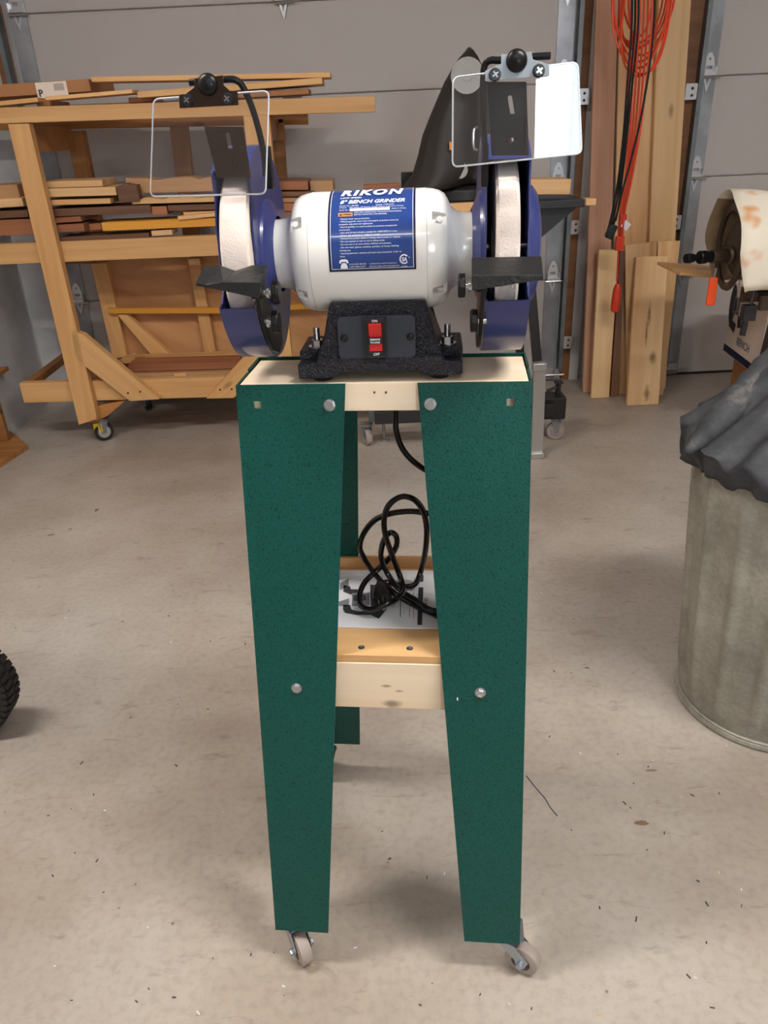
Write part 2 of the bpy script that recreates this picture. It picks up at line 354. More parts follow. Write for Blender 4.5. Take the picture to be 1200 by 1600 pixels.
# ------------------------------------------------------------------ structure
XL, XR, YB, YF, ZC = -1.64, 3.1, 3.72, -2.6, 2.75
DY = 3.68
def struct(mb, name, mat, **k):
    return tag(mb.build(name, mat, smooth=False, **k), None, kind='structure')
fl = struct(MB().box(((XL+XR)/2, (YB+.3+YF)/2, -.05), (XR-XL+.4, YB-YF+.6, .1)), 'floor', MT['floor'])
struct(MB().box(((XL+XR)/2, (YB+YF)/2, ZC+.05), (XR-XL+.4, YB-YF+.4, .1)), 'ceiling', MT['ceil'])
struct(MB().box((XL-.05, (YB+YF)/2, ZC/2), (.1, YB-YF+.3, ZC)), 'wall_left', MT['wall'])
struct(MB().box((XR+.05, (YB+YF)/2, ZC/2), (.1, YB-YF+.3, ZC)), 'wall_right', MT['wall'])
DL0, DL1, DR0, DR1, DH = -1.41, .87, 1.405, 3.0, 2.15
wb = MB()
wb.box(((XL+DL0+.04)/2, YB+.06, ZC/2), (DL0+.04-XL, .1, ZC)); wb.box(((DL1+DR0)/2, YB+.06, ZC/2), (DR0-DL1+.08, .1, ZC))
wb.box(((DR1-.04+XR)/2, YB+.06, ZC/2), (XR-DR1+.04, .1, ZC)); wb.box(((DL0+DL1)/2, YB+.06, (DH-.07+ZC)/2), (DL1-DL0+.1, .098, ZC-DH+.07)); wb.box(((DR0+DR1)/2, YB+.06, (DH-.07+ZC)/2), (DR1-DR0+.1, .098, ZC-DH+.07))
struct(wb, 'wall_back', MT['wall'])
wx0, wx1, wz0, wz1 = ADDED_WINDOW; wf = MB()
wf.box(((XL+wx0)/2, YF-.05, ZC/2), (wx0-XL, .1, ZC)); wf.box(((XR+wx1)/2, YF-.05, ZC/2), (XR-wx1, .1, ZC))
wf.box(((wx0+wx1)/2, YF-.05, wz0/2), (wx1-wx0, .1, wz0)); wf.box(((wx0+wx1)/2, YF-.05, (wz1+ZC)/2), (wx1-wx0, .1, ZC-wz1))
struct(wf, 'wall_front', MT['wall'])
win = tag(bpy.data.objects.new('added_window', None), None, kind='structure'); col.objects.link(win); win.location = ((wx0+wx1)/2, YF, wz0)
fr = MB(); hw, hh = (wx1-wx0)/2, wz1-wz0
fr.plate([(-hw, 0), (hw, 0), (hw, hh), (-hw, hh)], [[(-hw+.05, .05), (hw-.05, .05), (hw-.05, hh-.05), (-hw+.05, hh-.05)]], .05, RX(pi/2)@T(0, 0, -.02))
fr.build('added_window_frame', MT['ceil'], win, smooth=False)
# sectional garage doors
secs = [(.004, .484), (.488, .898), (.902, 1.288), (1.292, 1.62), (1.624, 2.12)]
def hinge(parent, x, z, y):
    mb = MB(); m = T(x, y, z)@RX(pi/2)
    up = [(-.024, .006), (.024, .006), (.024, .03), (.016, .06), (.006, .078), (-.006, .078), (-.016, .06), (-.024, .03)]
    mb.plate(up, [circ(0, .055, .005, 8), [(-.012, .018), (.012, .018), (.012, .03), (-.012, .03)]], .005, m)
    mb.plate([(-.02, -.004), (.0, -.07), (.02, -.004)][::-1], [[(-.009, -.014), (.009, -.014), (0, -.044)]], .004, m)
    mb.box((0, -.01, .0), (.058, .022, .012), T(x, y, z)); mb.cyl((x-.034, y-.014, z-.012), (x+.048, y-.014, z-.012), .005, n=8)
    mb.box((-.026, -.012, .012), (.004, .026, .03), T(x, y, z)); mb.box((.026, -.012, .012), (.004, .026, .03), T(x, y, z))
    return mb.build('hinge', MT['zinc'], parent)
def garage_door(name, x0, x1, hx, stiles):
    root = tag(bpy.data.objects.new(name, None), None, kind='structure'); col.objects.link(root); root.location = ((x0+x1)/2, DY, 0)
    def W2(): return root
    for z0, z1 in secs:
        m = MB(); cx = (x0+x1)/2
        prof = [(DY+.003, z0), (DY, z0+.004), (DY, z1-.004), (DY+.003, z1), (DY+.018, z1), (DY+.022, z1+.012), (DY+.04, z1+.010), (DY+.04, z0+.010), (DY+.022, z0+.012), (DY+.018, z0)]
        vs = [(x-cx, p[0]-DY, p[1]) for x in (x0, x1) for p in prof]; n = len(prof)
        fs = [tuple(range(n)), tuple(reversed(range(n, 2*n)))]+[(i, i+n, (i+1) % n+n, (i+1) % n) for i in range(n)]
        m.add(vs, fs).build('panel', MT['door'], root, smooth=False, weld=True)
        for sx, sw in stiles:
            b = MB().box((sx-cx, -.003, (z0+z1)/2), (sw, .005, z1-z0-.004))
            for q in range(4): b.cyl((sx-cx+.012*(-1)**q, -.0055, z0+(z1-z0)*(q+.5)/4), (sx-cx+.012*(-1)**q, -.009, z0+(z1-z0)*(q+.5)/4), .004, n=8)
            b.build('stile', MT['galv'], root)
    for sx in hx:
        for z0, z1 in secs[:-1]:
            h = hinge(root, 0, 0, 0); h.location = (sx-(x0+x1)/2, -.0065, z1+.01)
    b = MB().box((0, .0, 0), (x1-x0-.01, .045, .012)); b.box((0, 0, 0), (0, 0, 0)); s = b.build('weather_strip', MT['blk'], root, smooth=False); s.location = (0, .02, .006)
    mb = MB(); mb.cyl((stiles[0][0]-(x0+x1)/2-.03, -.02, .034), (stiles[0][0]-(x0+x1)/2+.08, -.02, .034), .006, n=8); mb.box((stiles[0][0]-(x0+x1)/2, -.012, .05), (.05, .014, .03)); mb.build('roller_bracket', MT['zinc'], root)
    return root
garage_door('door_1', DL0, DL1, [.835, -1.375, -.31], [(.835, .07), (-1.375, .07)])
garage_door('door_2', DR0, DR1, [1.442], [(1.442, .072)])
def tape(i, mb, mat, name='trim'): return struct(mb, 'trim_%d' % i, mat)
tape(1, MB().box((.925, 3.70, ZC/2), (.035, .04, ZC)), W['jamb']); tape(2, MB().box((.965, 3.705, ZC/2), (.042, .05, ZC)), MT['wall'])
tape(3, MB().box((1.355, 3.69, ZC/2), (.075, .05, ZC)), W['jamb']); tape(4, MB().box((-1.475, 3.70, ZC/2), (.05, .04, ZC)), W['jamb']); 
def track(i, x):
    r = tag(bpy.data.objects.new('trim_%d' % i, None), None, kind='structure'); col.objects.link(r); r.location = (x, 3.65, 0)
    m = MB(); sgn = 1
    m.box((0, 0, 1.1), (.003, .05, 2.08)); m.box((-.008, -.025, 1.1), (.018, .003, 2.08)); m.box((-.008, .025, 1.1), (.018, .003, 2.08))
    m.build('track_channel', MT['galvd'], r, smooth=False)
    for z in (.2, .72, 1.235, 1.75):
        b = MB().plate([(0, -.03), (.048, -.03), (.048, .03), (0, .03)], [circ(.02, .012, .006, 8), circ(.02, -.014, .006, 8)], .003, T(.004, -.02, z)@RX(pi/2))
        b.box((.0, .0, 0), (.004, .04, .05), T(.004, -.0, z)); b.build('track_bracket', MT['zinc'], r)
track(5, .893); track(6, 1.392); bpy.data.objects['trim_6'].scale = (-1, 1, 1); track(7, -1.44)
# corner board and dull white sheet by the left wall
# ceiling tube fixtures (real lamps over the room)
for i, (p, e, c, s) in enumerate(LAMPS):
    t = thing('ceiling_light', 'slim white shop light fixed to the ceiling, ' + ('right of' if i == 0 else 'left of' if i == 1 else 'behind') + ' the camera', 'light', T(p[0], p[1], p[2]))
    m = MB().box((0, 0, .0), (s[0]+.06, .2, .02)); m.box((0, 0, .105), (.04, .04, .19)); m.build('housing', MT['ceil'], t)
    MB().box((0, 0, -.006), (s[0], .03, .012)).build('tube', MT['lit'], t)
# ------------------------------------------------------------------ stand
YAW = -6.5
ST = T(.004, .885, 0)@RZ(radians(YAW))
st = thing('grinder_stand', 'green hammered steel stand with four tapered legs, spruce top and lower shelf on casters', 'stand', ST)
tt = MB().box((0, .056, .862), (.346, .106, .036)).build('tabletop', W['white'], st, bevel=.0015)
tt['label'] = 'pale spruce board top'
ZT, ZB, SP = .880, .070, .141
def onf(x, z, back=False):   # point of the leaning front plane
    k = (ZT-z)/(ZT-ZB)*SP; return (x, (.112+k) if back else -k, z)
def leg(sx, back):
    zt = ZT+(.003 if back else 0); L_ = sqrt(SP**2+(ZT-ZB)**2)
    s = -1 if not back else 1
    # front face outline in (x, v) v down the slope
    xo0, xo1, xi0, xi1 = .177, .183, .043, .102
    f = lambda z: (ZT-z)/(ZT-ZB)*L_
    outer = [(xo1, f(ZB)), (xo0, f(zt)), (xi0, f(zt)), (xi1, f(ZB))]
    sq = lambda x, z, h=.0045: [(x-h, f(z)-h), (x+h, f(z)-h), (x+h, f(z)+h), (x-h, f(z)+h)]
    holes = [sq(.152, .856)] + ([sq(.06, .856, .0035)] if back else [])
    mb = MB()
    e = Vector((0, s*SP, -(ZT-ZB))).normalized(); n = Vector((0, s*(ZT-ZB), SP)).normalized()   # down-slope, outward
    o = Vector((0, .112 if back else 0, ZT))
    m = Matrix(((1, e.x, n.x, o.x), (0, e.y, n.y, o.y), (0, e.z, n.z, o.z), (0, 0, 0, 1)))
    if sx < 0: m = Matrix.Diagonal((-1, 1, 1, 1))@m
    mb.plate(outer, holes, .0022, m)
    # side flange
    d = .0022; w0, w1 = .054, (.03 if back else .085)
    A = lambda x, z, off: (sx*x, (.112 if back else 0)+s*((ZT-z)/(ZT-ZB)*SP)-s*off, z)
    mb.hexa([A(xo1, ZB, -.001), A(xo1-d, ZB, -.001), A(xo1-d, ZB+.0, w1), A(xo1, ZB+.0, w1)], [A(xo0, zt, -.001), A(xo0-d, zt, -.001), A(xo0-d, zt, w0), A(xo0, zt, w0)])
    return mb.build('leg', MT['green'], st, weld=False)
for sx in (-1, 1):
    for bk in (False, True): leg(sx, bk)
# shelf, aprons
MB().box((0, .058, .520), (.348, .236, .012)).build('shelf', W['shelf'], st, bevel=.001)
MB().hexa([(-.17, -.062, .438), (.17, -.062, .438), (.17, -.024, .438), (-.17, -.024, .438)], [(-.17, -.061, .5135), (.17, -.061, .5135), (.17, -.023, .5135), (-.17, -.023, .5135)]).build('apron', W['apronw'], st, bevel=.0012)
MB().box((0, .150, .476), (.34, .036, .075)).build('apron', W['pine'], st, bevel=.0012)
MB().box((0, .170, .535), (.34, .010, .018)).build('shelf_lip', W['shelf'], st, bevel=.001)
for x in (-.038, .027):
    MB().lathe([(.0, .0), (.0045, .0), (.0045, .0006), (.002, .0008), (.0018, .0003), (0, .0003)], T(x, -.044, .526), 14, cap=False).build('screw', MT['zinc'], st)
def hexbolt(x, z):
    k = (ZT-z)/(ZT-ZB)*SP; nrm = Vector((0, -(ZT-ZB), -SP*-1*1)).normalized(); nrm = Vector((0, -(ZT-ZB), SP)).normalized()
    m = frame((x, -k, z)+nrm*.0022 if False else Vector((x, -k, z))+nrm*.0022, nrm); mb = MB()
    mb.lathe([(.0072, 0), (.0072, .0009)], m, 20); mb.lathe([(.0062, .0009), (.0062, .0042), (.0052, .0050), (.0030, .0050), (.0028, .0046), (0, .0046)], m@RZ(.3), 6)
    return mb.build('bolt', MT['zinc'], st)
for b in ((-.063, .855), (.058, .855), (-.126, .477), (.121, .478)): hexbolt(*b)
# tiny nail holes in the table edge
for x in (-.009, .005):
    MB().cyl((x, -.0, .868), (x, .0029, .868), .0011, n=8).build('nail', MT['blk'], st)
MB().box((0, 0, 0), (.0016, .001, .004)).build('paint_chip', MT['print'], st, world=ST@T(*onf(.091, .468))@RX(-.17)@T(0, -.0032, 0)@RZ(0))
def caster(x, y, axis_deg, sx, sy):
    c = MB(); m = T(0, 0, 0)
    # swivel plate + race under the leg
    c.plate(rrect(-.024, -.020, .024, .020, .004, 3), [], .002, T(sx, sy, .066)); c.lathe([(.016, .058), (.018, .062), (.018, .066)], T(sx, sy, 0), 20)
    ax = Vector((cos(radians(axis_deg)), sin(radians(axis_deg)), 0)); fw = ax.cross(Vector((0, 0, 1)))
    for s in (-1, 1):     # fork cheeks
        P = lambda f, z, a: Vector((x, y, 0)) + fw*f + ax*a + Vector((0, 0, z))
        dv = Vector((x-sx, y-sy, 0)); q = dv.dot(fw)
        out = [(-q-.016, .060), (-q+.016, .060), (.008, .030), (.006, .019), (-.006, .019), (-.012, .036)]
        a0, a1 = s*.0125, s*.0138
        vs = [P(f, z, a0) for f, z in out]+[P(f, z, a1) for f, z in out]; n = len(out)
        c.add(vs, [tuple(range(n)), tuple(reversed(range(n, 2*n)))]+[(i, (i+1) % n, (i+1) % n+n, i+n) for i in range(n)])
    c.add([P(-q-.016, .058, -.0125), P(-q+.016, .058, -.0125), P(-q+.016, .058, .0125), P(-q-.016, .058, .0125), P(-q-.016, .061, -.0125), P(-q+.016, .061, -.0125), P(-q+.016, .061, .0125), P(-q-.016, .061, .0125)], [(0, 3, 2, 1), (4, 5, 6, 7), (0, 1, 5, 4), (1, 2, 6, 5), (2, 3, 7, 6), (3, 0, 4, 7)])
    c.lathe([(.005, -.019), (.005, .019)], frame(Vector((x, y, .026)), ax), 6)
    o = c.build('caster', plain('caster_zinc', (168, 176, 184), .25, .8), st)
    wl = MB().lathe([(.010, -.0105), (.016, -.011), (.0255, -.0085), (.026, -.004), (.026, .004), (.0255, .0085), (.016, .011), (.010, .0105)], frame(Vector((x, y, .0262)), ax), 36)
    wl.build('wheel', MT['rubber'], o)
    MB().lathe([(.004, -.0116), (.014, -.0114), (.0145, -.0112), (.0145, .0112), (.014, .0114), (.004, .0116)], frame(Vector((x, y, .0262)), ax), 24).build('hub', MT['blk'], o)
    bl = MB(); p = Vector((x, y, 0)) + fw*.024 + Vector((0, 0, .052)); bl.hexa([p+ax*-.007+fw*-.01, p+ax*.007+fw*-.01, p+ax*.007+fw*.012-Vector((0, 0, .006)), p+ax*-.007+fw*.012-Vector((0, 0, .006))], [p+ax*-.007+fw*-.01+Vector((0, 0, .004)), p+ax*.007+fw*-.01+Vector((0, 0, .004)), p+ax*.007+fw*.012+Vector((0, 0, -.001)), p+ax*-.007+fw*.012+Vector((0, 0, -.001))])
    bl.build('brake_lever', MT['blkm'], o)
caster(-.148, -.138, 215, -.158, -.118); caster(.190, -.132, 246, .166, -.118)
caster(-.185, .252, 250, -.172, .231); caster(.15, .252, 300, .150, .231)
# ------------------------------------------------------------------ bench grinder
GR = ST@T(-.003, .06, .880)@RZ(radians(2.0))
g = thing('bench_grinder', 'white and blue two-wheel bench grinder on a black cast base, bolted to the green stand', 'grinder', GR)
ZA = .142; AX = lambda u=0: T(u, 0, ZA)@RY(pi/2)      # lathe about the shaft
body = [(.0385, -.126), (.0390, -.112), (.0405, -.104), (.046, -.0975), (.0545, -.0945), (.0600, -.0915), (.0635, -.0855), (.0655, -.078), (.0662, -.0735)]
MB().lathe(body, AX(), 64).build('end_bell', MT['wht'], g)
body2 = [(.0662, .058), (.0655, .064), (.0635, .0715), (.0600, .0775), (.0545, .0810), (.046, .0850), (.0405, .0925), (.0390, .101), (.0385, .117)]
MB().lathe(body2, AX(), 64).build('end_bell', MT['wht'], g)
for eb, u in ((bpy.data.objects['end_bell'], -.088), (bpy.data.objects['end_bell.001'], .0715)):
    cuts = []
    for a in (38, -38, 142, -142):      # angle from front (-y) upward
        d = Vector((0, -cos(radians(a)), sin(radians(a)))); c = MB().box((0, 0, 0), (.016, .014, .016), frame(Vector((u, 0, ZA))+d*.064, d, (1, 0, 0))); cuts.append(c)
    boolcut(eb, cuts)
    for a in (38, -38, 142, -142):
        d = Vector((0, -cos(radians(a)), sin(radians(a)))); mm = frame(Vector((u, 0, ZA))+d*.0565, d, (1, 0, 0))
        MB().lathe([(.0035, 0), (.0035, .0045), (.001, .005)], mm, 12).build('housing_screw', MT['whtd'], g)
MB().lathe([(.0655, -.0735), (.0665, -.073), (.0665, .0572), (.0655, .058)], AX(), 96).build('motor_housing', MT['wht'], g)
# label, wrapped on the motor
RL_ = .0669
def cylpt(u, s, dr=0):      # s = arc length, + up, 0 at the front
    a = s/RL_; r = RL_+dr; return (u, -r*cos(a), ZA+r*sin(a))
U0_, U1_, S0_, S1_ = -.0505, .0455, -.012, .108
def wrap(mb, u0, u1, s0, s1, dr, mi=0, n=20):
    mb.grid([[cylpt(u, s0+(s1-s0)*i/n, dr) for u in (u0, u1)] for i in range(n+1)], mi=mi)
lb = MB(); wrap(lb, U0_, U1_, S0_, S1_, 0); lbl = lb.build('rating_label', MT['navy'], g); lbl['label'] = 'blue rating label with white lettering'
q = MB(); wrap(q, U0_+.0025, U1_-.0025, S0_+.0025, S1_-.0025, .00012, 0); wrap(q, U0_+.0031, U1_-.0031, S0_+.0031, S1_-.0031, .0002, 1)
q.build('label_field', [MT['print'], MT['label']], lbl)
tx = MB(); LX = U0_+.0125; Wd = .074
def put(body, s, size, u=LX, width=None, dr=.0004, **k): textmb(tx, body, size, lambda a, b: cylpt(u+a, s+b, dr), width=width, **k)
put('RIKON', .0795, .0200, width=.070, shear=.22, bold=.0010, res=6, space=1.25, dr=.0013)
put('LOW SPEED', .0745, .0036, width=.024, shear=.2, bold=.00008)
put('8" BENCH GRINDER', .0655, .0080, width=.072, shear=.3, bold=.00022)
put('Model No.: 80-805', .0613, .0023, width=.021); put('Speed: 1750 RPM', .0613, .0023, u=LX+.040, width=.020)
put('Motor:  120 Volts, 60 Hertz, Single Phase Induction Motor', .0587, .0021, width=.071)
put('Serial No.:', .0552, .0021, width=.0105); put('Made in China', .0552, .0021, u=LX+.0575, width=.0155)
put('READ AND UNDERSTAND THE INSTRUCTION MANUAL', .0515, .0021, u=LX+.0165, width=.052); put('BEFORE OPERATING THE GRINDER.', .0487, .0021, u=LX+.0165, width=.036)
lines = [('- Always wear eye protection.', .034), ('- Wheel guards, tool rests and spark arrestors must be', .065), ('properly adjusted and tightened.', .037), ('- Secure grinder to work surface to prevent unexpected', .063), ('movement.', .0125),
 ('- Use only 8 inch wheels suitable for 3450 RPM or over.', .064), ('- Never use cracked or chipped wheels.', .045), ('- Disconnect power before making adjustments or repairs.', .067), ('- Do not expose to rain or use in damp areas.', .050),
 ('- Do not use in an area where children are present.', .057), ('- Do not wear gloves, neckties, jewelry, or loose clothing', .065), ('during use.', .0125), ('- Spacing between wheels and tool rests should be 1/16" or', .068), ('less.', .006)]
for i, (t_, w_) in enumerate(lines): put(t_, .0437-.00308*i, .0023, width=w_)
put('CUSTOMER SERVICE', -.0048, .0020, u=LX+.0095, width=.019); put('1-877-884-5167', -.0076, .0022, u=LX+.0095, width=.018)
put('ALTERATION VOIDS WARRANTY.', -.0048, .0016, u=LX+.032, width=.031); put('KEEP THIS LABEL CLEAN AND READABLE.', -.0076, .0016, u=LX+.032, width=.033)
# telephone and round certification mark
def disc(u, s, ru, rs, n=18, dr=.0004): tx.add([cylpt(u+ru*cos(2*pi*i/n), s+rs*sin(2*pi*i/n), dr) for i in range(n)], [tuple(range(n))])
def quad(pts, dr=.0004, mi=0): tx.add([cylpt(a, b, dr) for a, b in pts], [tuple(range(len(pts)))], mi=mi)
pu, ps = LX+.0025, -.0085
quad([(pu-.0025, ps), (pu+.0055, ps), (pu+.0050, ps+.0035), (pu+.0030, ps+.0060), (pu+.0, ps+.0060), (pu-.002, ps+.0035)]); quad([(pu-.0038, ps+.0062), (pu-.0015, ps+.0052), (pu-.0015, ps+.0072), (pu+.0045, ps+.0072), (pu+.0045, ps+.0052), (pu+.0068, ps+.0062), (pu+.0058, ps+.0088), (pu+.0040, ps+.0098), (pu-.001, ps+.0098), (pu-.0030, ps+.0088)])
cu, cs = LX+.0705, -.0005
ring = [(cu+r*cos(radians(a)), cs+r*sin(radians(a))) for r, rng in ((.0052, range(40, 321, 20)), (.0038, range(320, 39, -20))) for a in rng]
tx.add([cylpt(a, b, .0004) for a, b in ring], [(i, i+1, 2*15-2-i, 2*15-1-i) for i in range(14)])
put('SA', cs-.0021, .0056, u=cu-.0024, width=.0058, bold=.0002); put('®', cs+.001, .002, u=cu+.0048)
put('LR33986', cs-.0082, .0016, u=cu-.0032, width=.0066)
tx.build('label_lettering', MT['print'], lbl, smooth=False)
pb = MB(); wrap(pb, LX+.0115, LX+.0555, .0542, .0578, .0004, 0, 2); wrap(pb, LX-.001, LX+.0148, .0478, .0522, .0004, 1, 2)
textmb(pb, 'WARNING', .0026, lambda a, b: cylpt(LX+.0040+a, .0490+b, .0007), width=.0098, bold=.00008, mi=2); pb.add([cylpt(LX+.0002, .0486, .0007), cylpt(LX+.0034, .0486, .0007), cylpt(LX+.0018, .0514, .0007)], [(0, 1, 2)], mi=2)
textmb(pb, '00R1517C33927554', .0020, lambda a, b: cylpt(LX+.0245+a, .0551+b, .0007), width=.022, mi=2)
pb.build('label_box', [MT['print'], MT['orange_p'], MT['navy']], lbl, smooth=False)
# cast base
bs = MB()
tower = [(-.055, .094), (.055, .094), (.0665, .050), (.073, .032), (.0735, .016), (-.0745, .016), (-.074, .032), (-.066, .050)]
def slab(poly, y0, y1, m=I4): bs.plate(poly, [], y1-y0, T(0, y1, 0)@RX(pi/2), 0) if True else None
towb = [(-.055, .078), (.055, .078), (.0665, .050), (.073, .032), (.0735, .016), (-.0745, .016), (-.074, .032), (-.066, .050)]
sad = [(-.055, .0)]
slab(tower, -.054, -.040); slab(towb, -.0405, .046); slab(tower, .045, .058)
foot = [(-.098, .024), (-.0755, .024), (-.074, .030), (.073, .030), (.0745, .024), (.097, .024), (.097, .007), (.060, .006), (.052, .0085), (.044, .0125), (-.046, .0125), (-.054, .009), (-.062, .006), (-.098, .006)]
slab(foot, -.058, .060)
bs.box((-.084, .0, .029), (.028, .075, .012)); bs.box((.084, .0, .029), (.028, .075, .012))
base = bs.build('base', MT['wrinkle'], g, bevel=.0022, smooth=True, angle=30)
for x in (-.072, .070):
    for y in (-.035, .038): MB().lathe([(.012, .0), (.013, .003), (.011, .0065)], T(x, y, 0), 20).build('rubber_foot', MT['blk'], base)
for x in (-.078, .080):
    m = MB(); m.lathe([(.011, .0352), (.011, .0367)], T(x, -.02, 0), 20); m.lathe([(.0072, .0367), (.0072, .044)], T(x, -.02, 0), 6)
    for k in range(7): m.lathe([(.0036, .044+k*.0021), (.0041, .0450+k*.0021), (.0036, .0461+k*.0021)], T(x, -.02, 0), 14)
    m.build('hold_down_bolt', MT['zinc'], g)
# switch plate on the sloping front
SW = T(0, -.0545, 0)@RX(pi/2)      # local x right, y up, z outwards
sp = MB().plate(rrect(-.0475, .0285, .0425, .0785, .006), [], .0022, SW).build('switch_plate', plain('switch_plate_black', (52, 56, 66), .38), g, bevel=.0006)
for x in (-.0405, .0365):
    m = MB(); m.lathe([(.0046, .0022), (.0042, .0036), (.003, .0044), (.001, .0046)], SW@T(x, .0535, 0), 16); m.build('plate_screw', MT['blkm'], sp)
    MB().box((x, .0535, .0047), (.0010, .0080, .0004), SW@T(x, .0535, 0)@RZ(-.5)@T(-x, -.0535, 0)).build('screw_slot', MT['blk'], sp)
m = MB(); m.plate([(-.0155, .0330), (.0085, .0330), (.0085, .0770), (-.0155, .0770)], [[(-.0115, .0385), (.0045, .0385), (.0045, .0712), (-.0115, .0712)]], .0055, SW@T(0, 0, .0018)); m.box((-.0155, .055, .005), (.0016, .046, .010), SW); m.box((.0085, .055, .005), (.0016, .046, .010), SW)
m.build('switch_housing', MT['blk'], sp, bevel=.0005)
m = MB(); m.hexa([(-.0112, .0715, .001), (-.0112, .0385, .001), (.0042, .0385, .001), (.0042, .0715, .001)], [(-.0112, .0710, .0105), (-.0112, .0550, .0068), (.0042, .0550, .0068), (.0042, .0710, .0105)], SW)
m.hexa([(-.0112, .0480, .001), (-.0112, .0385, .001), (.0042, .0385, .001), (.0042, .0480, .001)], [(-.0112, .0480, .0060), (-.0112, .0388, .0075), (.0042, .0388, .0075), (.0042, .0480, .0060)], SW)
rk = m.build('rocker', MT['red'], sp, bevel=.0006)
MB().box((-.0035, .0512, .0065), (.0165, .0072, .0050), SW).build('lock_key', MT['blk'], sp, bevel=.0004)
m = MB(); fn = lambda x0, y0, z: (lambda a, b: tuple(SW@Vector((x0+a, y0+b, z))))
textmb(m, 'ON', .0040, fn(-.0068, .0725, .0077), width=.0064, bold=.00012); textmb(m, 'OFF', .0044, fn(-.0070, .0338, .0077), width=.0078, shear=.25, bold=.00008)
textmb(m, 'REMOVE', .0026, fn(-.0098, .0520, .0094), width=.0118, bold=.00012); textmb(m, 'TO LOCK', .0026, fn(-.0098, .0486, .0094), width=.0118, bold=.00012)
m.build('switch_lettering', MT['print'], sp, smooth=False)
# wheels and guards
def gx(a, r, u): return (u, -r*cos(a), ZA+r*sin(a))
def guard(u_in, u_out, side):      # u_in next to the motor, side -1 left, +1 right
    t = .0018; RG = .118
    # side plates: disc with the front cut away
    def disc_outline(cut):
        pts = []
        for i in range(64):
            a = 2*pi*i/64; x = -RG*cos(a); z = RG*sin(a)
            if x < cut: x = cut
            if not pts or (abs(pts[-1][0]-x)+abs(pts[-1][1]-z)) > 1e-4: pts.append((x, z))
        return pts
    mp = lambda u: Matrix(((0, 0, 1, u), (1, 0, 0, 0), (0, 1, 0, ZA), (0, 0, 0, 1)))     # local x->y, y->z, z->x
    # keep lower lip and top lip: outline follows band ends
    def outline():
        a0, a1 = radians(52), radians(360-19); pts = []
        n = 56
        for i in range(n+1):
            a = a0+(a1-a0)*i/n; pts.append((-RG*cos(a), RG*sin(a)))
        pts += [(-.100, -.036), (-.086, -.020), (-.083, .0), (-.083, .04), (-.072, .070)]
        return pts
    gd = MB(); gd.plate(outline(), [circ(0, 0, .012, 12)], t, mp(u_in-t/2)); o = gd.build('guard_plate', MT['blue'], g)
    c = MB(); c.plate(outline(), [], t, mp(u_out-t/2))
    dome = [(.088, 0), (.084, .002), (.074, .0035), (.070, .010), (.064, .014), (.050, .017), (.030, .019), (.0, .0195)]
    k = 1.0 if side > 0 else .55
    c.lathe([(r*.92, z*k*1.08) for r, z in dome], T(u_out, 0, ZA)@RY(side*pi/2), 48); c.build('outer_cover', MT['blue'], g)
    b = MB(); a0, a1 = radians(54), radians(360-20); n = 60; P = []
    for i in range(n+1):
        a = a0+(a1-a0)*i/n; P.append([gx(a, RG, u_in), gx(a, RG, u_out), gx(a, RG-.0018, u_out), gx(a, RG-.0018, u_in)])
    b.grid(P, wrapu=True); b.add(P[0], [(0, 1, 2, 3)]); b.add(P[-1], [(3, 2, 1, 0)]); b.build('guard_band', MT['blue'], g)
    # bell between neck and plate
    h = MB().lathe([(.062, 0), (.060, .004), (.052, .0075), (.046, .010), (.0425, .012)], T(u_in, 0, ZA)@RY(-side*pi/2), 48, cap=False).build('guard_hub', MT['blue'], g)
guard(-.128, -.167, -1); guard(.120, .165, 1)
def gwheel(u0, u1, name):
    o = MB().lathe([(.012, u0), (.097, u0), (.100, u0+.003), (.100, u1-.003), (.097, u1), (.012, u1)], AX(), 96).build(name, MT['wheelw'], g)
    for u, s in ((u0, -1), (u1, 1)): MB().lathe([(.006, u), (.036, u), (.038, u+s*.0015), (.030, u+s*.0028), (.006, u+s*.0028)], AX(), 40).build('flange', MT['zinc'], o)
    return o
gwheel(-.1625, -.1305, 'grinding_wheel'); gwheel(.1305, .155, 'grinding_wheel')
MB().cyl((-.165, 0, ZA), (.165, 0, ZA), .006, n=16).build('shaft', MT['zinc'], g)
# tool rests
iGR = GR.inverted()
def gl(px, py, w_):          # pixel -> grinder-local point on the plane y = w_
    o = iGR@Vector((0, 0, CH)); d = (iGR.to_3x3()@ray(px, py)); t = (w_-o.y)/d.y; return o+d*t
wb_, wf_ = -.104, -.150
Bk = [gl(319, 415, wb_), gl(344, 414, wb_), gl(368, 423, wb_), gl(395, 414, wb_), gl(418, 414, wb_)]
Fr = [gl(306, 441, wf_), gl(322, 445, wf_), gl(348, 440.5, wf_), gl(407, 441, wf_)]
Fb = [gl(306.5, 447, wf_), gl(330, 451, wf_), gl(350, 455, wf_), gl(405, 467, wf_)]
dn = Vector((0, 0, -.006))
r_ = MB(); V_ = Bk+Fr+Fb+[v+dn for v in Bk]
r_.add(V_, [(0, 5, 6, 1), (1, 6, 7, 2), (2, 7, 3), (3, 7, 8, 4), (5, 9, 10, 6), (6, 10, 11, 7), (7, 11, 12, 8), (4, 8, 12, 17), (0, 13, 9, 5), (13, 14, 10, 9), (14, 15, 11, 10), (15, 16, 17, 12, 11), (0, 1, 14, 13), (1, 2, 15, 14), (2, 3, 16, 15), (3, 4, 17, 16)])
lr = r_.build('tool_rest', plain('black_cast_rest', (38, 38, 38), .42, .3, bs=200, bst=.3), g, smooth=False, bevel=.0006, weld=True); lr['label'] = 'black cast tool rest with a slanted drill groove'
wf2 = -.140
